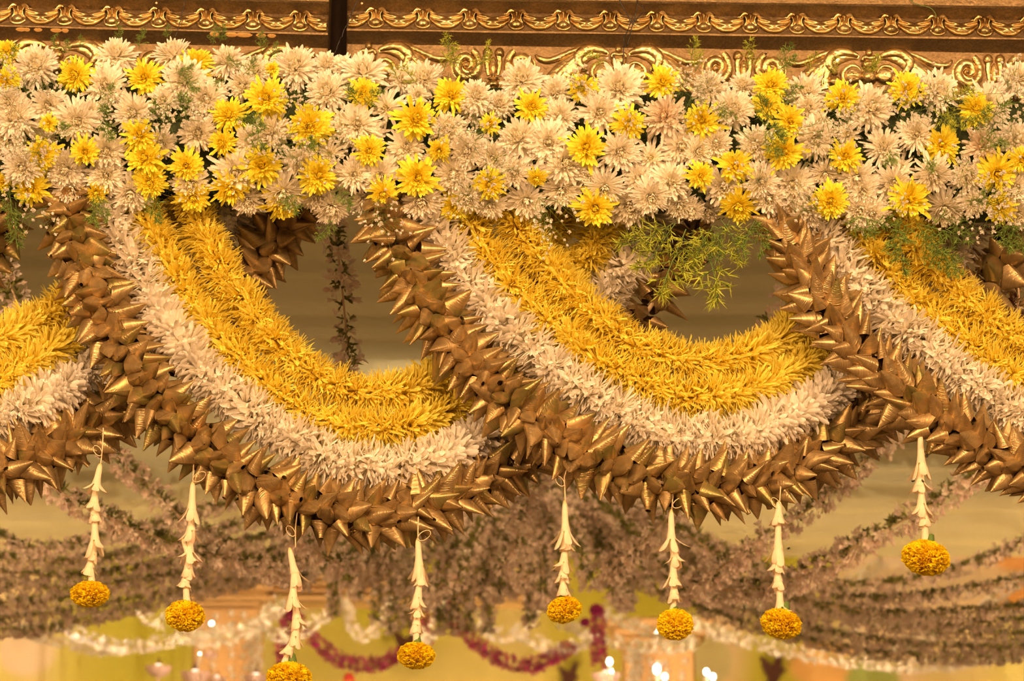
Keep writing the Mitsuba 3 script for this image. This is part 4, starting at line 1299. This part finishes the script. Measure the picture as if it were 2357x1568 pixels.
def canopy():
    G = "jasmine ropes of the canopy"
    n = 0

    def J(pts, R, lab, **kw):
        nonlocal n
        n += 1
        floral_rope("jasmine_rope", pts, R, kw.pop("pal", "jasmine"), lab, 1000 + n, group=G, **kw)

    # strands seen through the swags
    J([(765, 480, 0.45), (772, 540, 0.45), (785, 640, 0.45), (793, 720, 0.45), (800, 800, 0.45), (812, 900, 0.45)], 0.020, "thin jasmine strand hanging in the opening of the left swag", fl=0.022, dens=1.1, green=0.7, droop=0.2)
    J([(0, 560, 0.55), (18, 640, 0.55), (40, 700, 0.55), (75, 770, 0.55)], 0.026, "jasmine strand hanging below the olive leaves at the left edge", fl=0.024, dens=1.2, droop=0.3)
    J([(1850, 600, 0.9), (1800, 690, 0.9), (1765, 770, 0.9), (1720, 860, 0.9)], 0.032, "jasmine strand slanting behind the gold leaves in the opening of the right swag", fl=0.030, dens=0.6, droop=0.3, green=0.3)
    J([(2335, 610, 0.35), (2345, 680, 0.35), (2340, 720, 0.35)], 0.018, "withered brown strand at the right edge behind the gold leaves", fl=0.020, dens=0.9, pal="brown", droop=0.3)
    J([(2375, 660, 0.7), (2360, 740, 0.7), (2345, 800, 0.7)], 0.024, "pale strand at the right edge under the withered one", fl=0.026, dens=0.5)
    # ropes coming down on the left
    J([(60, 1020, 1.3), (120, 1120, 1.3), (200, 1165, 1.35), (290, 1210, 1.4), (400, 1250, 1.5), (560, 1290, 1.7), (720, 1280, 1.9)], 0.026, "jasmine rope crossing behind the leftmost pendant", fl=0.021, dens=1.25)
    J([(215, 990, 1.6), (270, 1055, 1.6), (330, 1110, 1.65), (400, 1175, 1.7), (470, 1225, 1.8), (580, 1290, 1.9), (700, 1320, 2.1)], 0.026, "steep jasmine rope left of the second pendant", fl=0.021, dens=1.25)
    J([(640, 1190, 1.5), (700, 1250, 1.6), (800, 1300, 1.8)], 0.030, "jasmine rope behind the third pendant", fl=0.020, dens=1.1)
    # ropes coming down on the right
    J([(2080, 980, 1.5), (1990, 1060, 1.5), (1880, 1160, 1.55), (1770, 1230, 1.6), (1670, 1300, 1.7), (1560, 1370, 1.9)], 0.028, "white jasmine rope slanting behind the seventh pendant", fl=0.021, dens=1.25, green=0.35)
    J([(2300, 1060, 1.4), (2220, 1110, 1.4), (2130, 1170, 1.45), (2010, 1235, 1.5), (1900, 1295, 1.6), (1780, 1345, 1.8), (1640, 1360, 2.0)], 0.033, "thick jasmine rope slanting behind the eighth pendant", fl=0.021, dens=1.255, green=0.45)
    J([(1290, 1040, 1.9), (1230, 1120, 1.9), (1200, 1210, 1.9), (1160, 1300, 1.95)], 0.034, "short jasmine rope hanging under the crossing of the two swags", fl=0.020, dens=1.2)
    J([(1600, 1130, 1.7), (1530, 1200, 1.7), (1440, 1280, 1.8), (1370, 1330, 1.9)], 0.034, "jasmine rope slanting to the right of the fifth pendant", fl=0.021, dens=1.25, green=0.3)
    # the long side ropes
    left = [((0, 1228), (90, 1262), (230, 1238), (400, 1195), (560, 1150), (760, 1120), (1000, 1110)), ((-60, 1265), (110, 1292), (280, 1275), (450, 1235), (620, 1190), (820, 1150), (1050, 1120)),
            ((-60, 1300), (120, 1325), (300, 1310), (480, 1270), (650, 1225), (860, 1175), (1080, 1130)), ((-60, 1335), (130, 1352), (320, 1335), (500, 1298), (680, 1255), (880, 1200), (1100, 1140)),
            ((-60, 1388), (120, 1380), (300, 1352), (480, 1318), (680, 1280), (900, 1220), (1120, 1150)), ((-60, 1425), (100, 1415), (280, 1385), (470, 1345), (680, 1300), (900, 1240), (1130, 1160)),
            ((-60, 1440), (80, 1450), (260, 1412), (450, 1368), (660, 1320), (900, 1260), (1140, 1170))]
    names = ORD
    for i, p in enumerate(left):
        ys = np.linspace(2.4 + 0.18 * i, 3.2 + 0.1 * i, len(p))
        J([(a, b, y) for (a, b), y in zip(p, ys)], 0.019, f"{names[i]} jasmine rope from the top of the layered ropes on the left", fl=0.017, dens=1.3, green=1.0)
    right = [((2460, 1200), (2357, 1245), (2230, 1300), (2080, 1338), (1900, 1345), (1720, 1290), (1560, 1210), (1400, 1120)), ((2460, 1290), (2357, 1330), (2200, 1362), (2020, 1378), (1840, 1350), (1680, 1290), (1520, 1210), (1370, 1125)),
             ((2460, 1370), (2357, 1395), (2200, 1410), (2010, 1408), (1840, 1380), (1660, 1320), (1500, 1235), (1350, 1135)), ((2460, 1415), (2340, 1430), (2180, 1432), (2000, 1418), (1820, 1385), (1640, 1325), (1470, 1240), (1330, 1145)),
             ((2460, 1455), (2340, 1462), (2180, 1455), (2000, 1435), (1820, 1402), (1640, 1345), (1460, 1255), (1310, 1150)), ((2460, 1480), (2340, 1490), (2160, 1488), (1980, 1470), (1800, 1430), (1640, 1380), (1450, 1290), (1300, 1170)),
             ((2460, 1500), (2300, 1512), (2120, 1512), (1950, 1492), (1780, 1452), (1620, 1402), (1450, 1330), (1290, 1190))]
    for i, p in enumerate(right):
        ys = np.linspace(2.4 + 0.18 * i, 3.2 + 0.1 * i, len(p))
        J([(a, b, y) for (a, b), y in zip(p, ys)], 0.019, f"{names[i]} jasmine rope from the top of the layered ropes on the right", fl=0.017, dens=1.3, green=1.0)
    # the crown of the canopy: ropes fanning out from its hub
    r = rng(77)
    hub = (1225, 1085)
    for i in range(22):
        x1 = 700 + 50 * i + r.normal(0, 12)
        y1 = 1330 + 22 * math.cos((x1 - 1225) / 260) + r.normal(0, 8)
        a = (hub[0] + 0.12 * (x1 - hub[0]), hub[1] + 0.22 * abs(x1 - 1225) * 0.15, 3.3)
        m1 = (hub[0] + 0.45 * (x1 - hub[0]), 1150 + 0.02 * abs(x1 - 1225), 3.2 - 0.4 * r.random())
        m2 = (hub[0] + 0.78 * (x1 - hub[0]), 1245, 3.0 - 0.5 * r.random())
        J([a, m1, m2, (x1, y1, 2.9 - 0.5 * r.random())], 0.024, f"{names[i % 20]} jasmine rope of the crown under the hub, counted from the left" if i < 20 else f"jasmine rope at the right end of the crown, {['inner', 'outer'][i - 20]} one", fl=0.019, dens=1.1, green=0.8)
    # strings hanging straight down in the middle
    for i, (x, y0, y1) in enumerate([(768, 1330, 1415), (820, 1300, 1375), (868, 1320, 1428), (905, 1330, 1450), (936, 1335, 1446), (1015, 1330, 1452), (1046, 1310, 1456), (1077, 1320, 1452), (1122, 1300, 1455), (1105, 1290, 1372), (1172, 1310, 1372), (1222, 1310, 1435), (1255, 1300, 1390)]):
        floral_rope("jasmine_string", [(x, y0 - 130, 3.4), (x, (y0 + y1) / 2 - 60, 3.4), (x, y1, 3.4)], 0.022, "jasmine", f"{ORD[i]} of the short jasmine strings hanging in the middle, from the left", 1200 + i, group="hanging jasmine strings", fl=0.017, dens=1.2, green=1.1, droop=0.2)
    # bright cream garlands farther back
    cream = [([(40, 1445), (150, 1478), (280, 1492), (420, 1468), (560, 1440), (650, 1375)], "long cream garland dipping over the wall on the left"),
             ([(140, 1435), (190, 1462), (300, 1490)], "short cream garland joining the long one on the left"),
             ([(315, 1388), (345, 1420), (375, 1432)], "small cream garland end left of the second pendant"),
             ([(420, 1462), (520, 1468), (600, 1435), (650, 1395)], "cream garland in front of the left gold pillar"),
             ([(600, 1432), (650, 1462), (700, 1450), (752, 1410)], "cream garland behind the third pendant"),
             ([(790, 1370), (805, 1420), (838, 1466), (870, 1438), (890, 1375)], "cream loop left of the fourth pendant"),
             ([(955, 1440), (985, 1468), (1005, 1430), (1008, 1370)], "cream loop behind the fourth pendant"),
             ([(1078, 1395), (1110, 1440), (1150, 1464), (1200, 1448), (1230, 1400)], "cream garland left of the fifth pendant"),
             ([(1185, 1450), (1240, 1480), (1290, 1494), (1340, 1478), (1372, 1455)], "cream garland below the fifth pendant"),
             ([(1285, 1430), (1370, 1462), (1450, 1482), (1530, 1490), (1600, 1478)], "cream garland between the fifth and sixth marigolds"),
             ([(1380, 1400), (1460, 1440), (1520, 1462), (1600, 1470)], "upper cream garland left of the sixth marigold"),
             ([(1560, 1420), (1700, 1470), (1850, 1505), (1990, 1525), (2120, 1532), (2250, 1520), (2400, 1490)], "long cream garland dipping over the wall on the right"),
             ([(1700, 1390), (1800, 1430), (1870, 1460), (1950, 1450), (2010, 1435)], "cream garland under the seventh marigold"),
             ([(2060, 1480), (2120, 1470), (2160, 1450)], "short cream garland slanting on the right"),
             ([(1900, 1360), (1975, 1330), (2030, 1290)], "slanting cream strand left of the eighth marigold"),
             ([(2260, 1400), (2320, 1355), (2357, 1335)], "slanting cream strand at the right edge")]
    for i, (p, lab) in enumerate(cream):
        Y = 5.6 + 0.10 * i if i not in (0, 11) else 6.3
        floral_rope("cream_garland", [(a, b, Y) for a, b in p], 0.024, "cream", lab, 1300 + i, group="cream garlands behind the canopy", fl=0.020, dens=1.5, green=0.12)
    purple = [([(655, 1400), (690, 1430), (735, 1482), (790, 1520), (840, 1530), (890, 1520), (925, 1495)], "dark purple garland swag left of the fourth marigold"),
              ([(1010, 1370), (1040, 1420), (1090, 1475), (1150, 1515), (1205, 1532), (1270, 1515), (1320, 1480)], "dark purple garland swag between the fourth and fifth marigolds"),
              ([(1374, 1400), (1377, 1460), (1377, 1525)], "straight purple garland hanging above the pink glass lamp"),
              ([(672, 1380), (655, 1450), (650, 1540)], "purple garland hanging behind the third pendant"),
              ([(995, 1375), (985, 1440), (982, 1470)], "thin purple garland beside the cream loop")]
    for i, (p, lab) in enumerate(purple):
        floral_rope("purple_garland", [(a, b, 6.4) for a, b in p], 0.030, "purple", lab, 1400 + i, group="purple garlands", fl=0.019, dens=1.8, green=0.0)
    for (x, y, rr, lab) in [(1372, 1404, 14, "purple flower ball at the top of the straight purple garland"), (1347, 1433, 11, "smaller purple flower ball beside the straight garland")]:
        m = marigold(1500 + int(x), rr * pxs(6.3), rr * pxs(6.3) * 0.9)
        m = (m[0], m[1], np.tile([0.22, 0.02, 0.07], (len(m[0]), 1)) * rng(int(x)).uniform(0.7, 1.3, (len(m[0]), 1)))
        tag(mesh(key("purple_flower_ball"), put(m, np.eye(3), P(x, y, 6.3)), "mat_petal", True), lab, "flower ball", "purple flower balls")


canopy()


# ------------------------------------------------------------------ gold pillars, lintel, lamps, birds at the back
def back_things():
    Y = 9.0
    S = pxs(Y)

    def blk(k, x0, x1, y0, y1, dep=0.25, mat="mat_gold_paint", dy=0.0, bev=0.01):
        a, b = P(x0, y0, Y + dy), P(x1, y1, Y + dy)
        m = box(((a + b) / 2) + np.array([0, dep / 2, 0]), (abs(b[0] - a[0]), dep, abs(a[2] - b[2])), bev)
        mesh(k, m, mat, 30)

    for (x0, x1, top, lab, strip) in [(445, 590, 1395, "gold pillar set with round bosses, left of the third pendant", (566, 604)), (1435, 1605, 1478, "gold pillar with bosses behind the two lamp flames", (1436, 1475))]:
        k = key("gold_pillar")
        tag(k, lab, "pillar", "gold pillars at the back")
        blk(k + "__shaft", x0, x1, top, 1900)
        # stepped capital
        for j, (e, y0, y1) in enumerate([(10, top - 14, top + 4), (24, top - 34, top - 12), (40, top - 58, top - 32)]):
            blk(k + "__capital" + ("" if j == 0 else f"_{j:03d}"), x0 - e, x1 + e, y0, y1, 0.35, dy=-0.04)
        n = 0
        r = rng(int(x0))
        for yy in range(top + 20, 1600, 24):
            for fx in (0.10, 0.34, 0.58, 0.80):
                q = P(x0 + fx * (x1 - x0) + r.normal(0, 3), yy + r.normal(0, 3), Y - 0.005)
                mesh(k + "__boss" + ("" if n == 0 else f"_{n:03d}"), ball(q, (7.5 * S, 4.0 * S, 8.5 * S), 7, 10), "mat_sequin", True)
                n += 1
        xm = (strip[0] + strip[1]) / 2
        floral_rope("pillar_garland", [(xm, top + 30, Y - 0.08), (xm + 3, 1500, Y - 0.08), (xm, 1640, Y - 0.08)], 0.034, "cream",
                    f"cream flower column on the {'right' if x0 < 1000 else 'left'} edge of the {'left' if x0 < 1000 else 'right'} gold pillar", 1600 + int(x0), group="cream flower columns", fl=0.022, dens=1.4, green=0.05)
    k = key("gold_lintel")
    tag(k, "ribbed gold lintel across the back between the two pillars", "lintel")
    for j, (y0, y1, d) in enumerate([(1318, 1334, 0.0), (1336, 1350, 0.03), (1352, 1366, 0.0), (1368, 1386, 0.05)]):
        blk(k + "__moulding" + ("" if j == 0 else f"_{j:03d}"), 425, 1285, y0, y1, 0.3, dy=-d)
    # flames and bulbs
    lamps = [(487, 1435, 7, 1, "small round bulb beside the second marigold"), (1403, 1523, 9, 1.35, "oval flame bulb above the pink lamp"), (1406, 1545, 7, 1, "small round bulb under the oval flame bulb"),
             (1512, 1541, 11, 1.5, "largest oval flame bulb, in front of the right gold pillar"), (1530, 1558, 9, 1.2, "flame bulb close below the largest one"), (1626, 1547, 9, 1.2, "left flame bulb of the pair right of the gold pillar"),
             (1641, 1558, 9, 1.2, "right flame bulb of the pair right of the gold pillar"), (1510, 1455, 6, 1, "small bulb at the left side of the sixth marigold"), (460, 1505, 4, .6, "faint bulb on the left gold pillar")]
    for (x, y, rr, el, lab) in lamps:
        k = key("bulb")
        Yb = 7.2
        s = pxs(Yb)
        c = P(x, y, Yb)
        v, f = ball(c, (rr * s * 0.62, rr * s * 0.62, rr * s * 0.62 * el), 9, 12)
        scene[k + "__flame"] = mikit.ply((v, f), "mat_thread", True, emitter={"type": "area", "radiance": {"type": "rgb", "value": [9.0, 7.6, 5.4]}, "sampling_weight": 0.04})
        m = lathe([(0.001, 0.0), (0.008, 0.0), (0.010, -0.02), (0.006, -0.035), (0.001, -0.035)], 10)
        mesh(k + "__socket", put(m, np.eye(3), c - np.array([0, 0, rr * s * 0.8 * el])), "mat_sequin", True)
        mesh(k + "__stem", tube([c - np.array([0, 0, rr * s * 0.8 * el + 0.03]), np.array([c[0], c[1], 0.0])], 0.0025, 6), "mat_gold_paint", True)
        tag(k, lab, "bulb", "flame bulbs at the back")
    glass = [(365, 1543, 30, "pink glass bowl lamp, leftmost of the glass lamps"), (450, 1558, 34, "pink glass bowl lamp in front of the left gold pillar"), (500, 1566, 22, "small pink glass lamp between the two larger ones"), (590, 1564, 30, "pink glass bowl lamp left of the lowest marigold"),
             (484, 1508, 17, "small pink glass cup in a gap of the left gold pillar"), (1396, 1560, 34, "pink glass bowl lamp under the straight purple garland"), (1512, 1532, 20, "pink glass lamp behind the largest flame bulb")]
    for i, (x, y, w, lab) in enumerate(glass):
        k = key("glass_lamp")
        Yg = 7.4
        s = pxs(Yg) * w
        c = P(x, y, Yg)
        m = lathe([(0.08, -1.3), (0.10, -0.55), (0.45, -0.48), (0.80, -0.22), (0.95, 0.05), (1.02, 0.30), (0.96, 0.28), (0.85, -0.02), (0.05, -0.2)], 18)
        mesh(k + "__bowl", put(m, np.eye(3), c, s), "mat_glass_pink", 35)
        m = lathe([(0.001, 1.05), (0.05, 0.85), (0.12, 0.6), (0.16, 0.4), (0.09, 0.2), (0.09, -0.3)], 12)
        mesh(k + "__finial", put(m, np.eye(3), c, s), "mat_bird", True)
        mesh(k + "__stem", tube([c - np.array([0, 0, 1.3 * s]), np.array([c[0], c[1], 0.0])], 0.008, 8), "mat_gold_paint", True)
        v, f = ball(c + np.array([0, -0.25 * s, 0.30 * s]), (0.30 * s, 0.12 * s, 0.14 * s), 7, 10)
        scene[k + "__flame"] = mikit.ply((v, f), "mat_thread", True, emitter={"type": "area", "radiance": {"type": "rgb", "value": [1.6, 1.1, 0.85]}, "sampling_weight": 0.03})
        tag(k, lab, "glass lamp", "pink glass lamps")
    # red and orange pot top
    k = key("kalash_pot")
    c = P(803, 1572, 7.6)
    s = pxs(7.6)
    mesh(k + "__cone", put(lathe([(0.5, 22), (9, 20), (12, 12), (13, 4), (10, 1)], 18), np.eye(3), c, s), "mat_red", True)
    mesh(k + "__band", put(lathe([(12, 4), (17, 2), (19, -3), (16, -8)], 18), np.eye(3), c, s), "mat_orange", True)
    mesh(k + "__body", put(lathe([(15, -7), (24, -20), (26, -40), (12, -60), (0.5, -60)], 18), np.eye(3), c, s), "mat_red", True)
    mesh(k + "__pedestal", lathe([(0.05, c[2] - 0.11), (0.03, c[2] - 0.3), (0.03, 0.1), (0.08, 0.0)], 16)[0] + np.array([c[0], c[1], 0]) if False else put(lathe([(0.05, c[2] - 0.11), (0.03, c[2] - 0.3), (0.03, 0.1), (0.08, 0.0)], 16), np.eye(3), (c[0], c[1], 0)), "mat_gold", True)
    tag(k, "red pot top with an orange band under the left purple swag", "pot")
    # birds cut from board
    import trimesh
    from shapely.geometry import Polygon
    B3 = [(1750, 1512), (1757, 1516), (1779, 1536), (1784, 1520), (1789, 1506), (1796, 1507), (1799, 1514), (1797, 1536), (1807, 1543), (1797, 1551), (1790, 1566), (1778, 1580), (1760, 1590), (1748, 1602), (1744, 1594), (1766, 1572), (1769, 1562), (1757, 1540)]
    B2 = [(1284, 1532), (1290, 1536), (1310, 1551), (1318, 1535), (1327, 1523), (1329, 1530), (1324, 1552), (1331, 1561), (1322, 1566), (1316, 1578), (1300, 1590), (1284, 1598), (1280, 1592), (1298, 1572), (1296, 1560)]
    B1 = [(905, 1453), (912, 1456), (935, 1472), (945, 1462), (953, 1448), (957, 1452), (952, 1480), (962, 1490), (950, 1496), (940, 1510), (920, 1520), (900, 1524), (898, 1518), (922, 1500), (914, 1478)]
    B4 = [(1845, 1420), (1880, 1418), (1874, 1432), (1863, 1440), (1852, 1436), (1838, 1446), (1834, 1440)]
    for poly, lab in ((B1, "dark wooden bird cut-out behind the fourth marigold"), (B2, "dark wooden bird cut-out below the cream garland, middle of the wall"), (B3, "dark wooden bird cut-out under the seventh marigold"), (B4, "dark bird cut-out half hidden beside the seventh marigold")):
        Yb = WALL_Y - 0.05
        w = np.array([P(x, y, Yb) for x, y in poly])
        mm = trimesh.creation.extrude_polygon(Polygon(w[:, [0, 2]]).buffer(0.004, join_style=1), 0.02, engine="earcut")
        v = np.array(mm.vertices)
        v = np.stack([v[:, 0], Yb - v[:, 2], v[:, 1]], 1)
        tag(mesh(key("bird_cutout"), (v, np.array(mm.faces)[:, ::-1]), "mat_bird", False), lab, "bird ornament", "dark bird cut-outs on the wall")


back_things()


# ------------------------------------------------------------------ wires, nails, flies
def small_things():
    r = rng(91)
    wires = [([(1426, -10), (1436, 20), (1450, 55), (1440, 80), (1436, 100), (1440, 108), (1446, 95), (1452, 72), (1460, 45), (1466, -8)], 0.9, "black binding wire looped over the pelmet above the large white bloom"),
             ([(1438, 105), (1434, 140), (1428, 165), (1420, 150), (1414, 132), (1411, 128)], 0.9, "lower end of the black wire running into the large white bloom"),
             ([(1458, 35), (1454, 55), (1470, 40), (1482, 24), (1474, 12)], 0.8, "short twisted wire tail beside the looped wire"),
             ([(826, -10), (812, 25), (802, 48), (790, 75), (776, 108), (766, 130), (752, 142)], 0.9, "thin dark wire crossing the gap between the two boards"),
             ([(428, -10), (420, 28), (410, 66), (404, 84)], 0.7, "thin dark thread on the left board"),
             ([(2095, -10), (2105, 8), (2140, 18), (2152, 30), (2153, 42)], 0.8, "pale green tendril on the pelmet near the right edge")]
    for i, (p, w, lab) in enumerate(wires):
        Yw = 0.012
        q, _ = spline([(a, b, Yw) for a, b in p], 0.004)
        q = q + r.normal(0, 0.0004, q.shape)
        k = key("wire" if i < 5 else "tendril")
        tag(mesh(k, tube(q, 0.0006 * w * 1.6, 5), "mat_black" if i < 5 else "mat_green", True), lab, "wire" if i < 5 else "tendril")
    for x, y, lab in ((360, 7, "small pearl nail on the left board"), (833, 8, "small pearl nail beside the gap")):
        tag(mesh(key("nail"), ball(P(x, y, 0.02), 3.0 * pxs(0), 7, 10), "mat_thread", True), lab, "nail")
    flies = [(806, 133, "white bloom right of the gap"), (1662, 190, "white bloom in the top row, higher of two"), (1683, 204, "white bloom in the top row, lower of two"), (1724, 220, "edge of the white bloom left of the double yellow blooms"), (2055, 254, "large round white bloom"),
             (2096, 163, "carving above a yellow bloom"), (2150, 175, "white bloom beside the last carved scroll"), (2118, 212, "yellow bloom in the top row near the right end"), (1502, 161, "carving beside a yellow bloom"), (2133, 1049, "uppermost floret of the eighth pendant"),
             (2101, 1108, "second floret of the eighth pendant, left petal"), (2124, 1108, "second floret of the eighth pendant, middle petal"), (2139, 1254, "marigold of the eighth pendant"), (1815, 1263, "florets of the seventh pendant"), (1763, 124, "carved scroll near the double yellow blooms"), (870, 978, "yellow garland of the left swag")]
    for x, y, lab in flies:
        k = key("fly")
        if y > 900:
            Y = -0.125 if y > 1000 else -0.09
        else:
            v = (y - bank_mid(x)) / 195
            Y = -0.05 if v < -0.95 else near_bloom(x, y, 0) - 0.005
        c = P(x, y, Y)
        s = 0.7 * pxs(0)
        R = basis(np.array([r.normal(0, 1), -0.3, r.normal(0, 1)]))
        body = cat([ball((0, 0, 0), (2.6, 2.3, 4.6), 7, 9), ball((0, 0, 5.2), (2.2, 2.0, 1.9), 6, 8)])
        legs = cat([tube([(sx * 1.5, -1, z), (sx * 4.2, -1.5, z + 0.8), (sx * 5.2, -3.6, z + 1.2)], 0.35, 4) for sx in (-1, 1) for z in (-2, 0.5, 2.5)])
        wings = cat([put((petal(8, 3.6, 3, 0.1, 0)[0], petal(8, 3.6, 3)[1]), basis((0, 1, 0)) @ np.eye(3), (sx * 1.2, 2.2, 1)) for sx in (-1, 1)])
        mesh(k + "__body", put(body, R, c, s), "mat_black", True)
        mesh(k + "__legs", put(legs, R, c, s), "mat_black", True)
        w = []
        for sx in (-1, 1):
            pt = petal(8.5, 3.6, 3, 0.1, 0)
            V = np.stack([sx * (1.0 + 0.35 * pt[0][:, 0]) + pt[0][:, 1], 2.4 + 0 * pt[0][:, 0], 2.5 - pt[0][:, 0]], 1)
            w.append((V, pt[1]))
        mesh(k + "__wings", put(cat(w), R, c, s), "mat_black", True)
        tag(k, f"small black fly on the {lab}", "fly", "black flies on the flowers")


small_things()
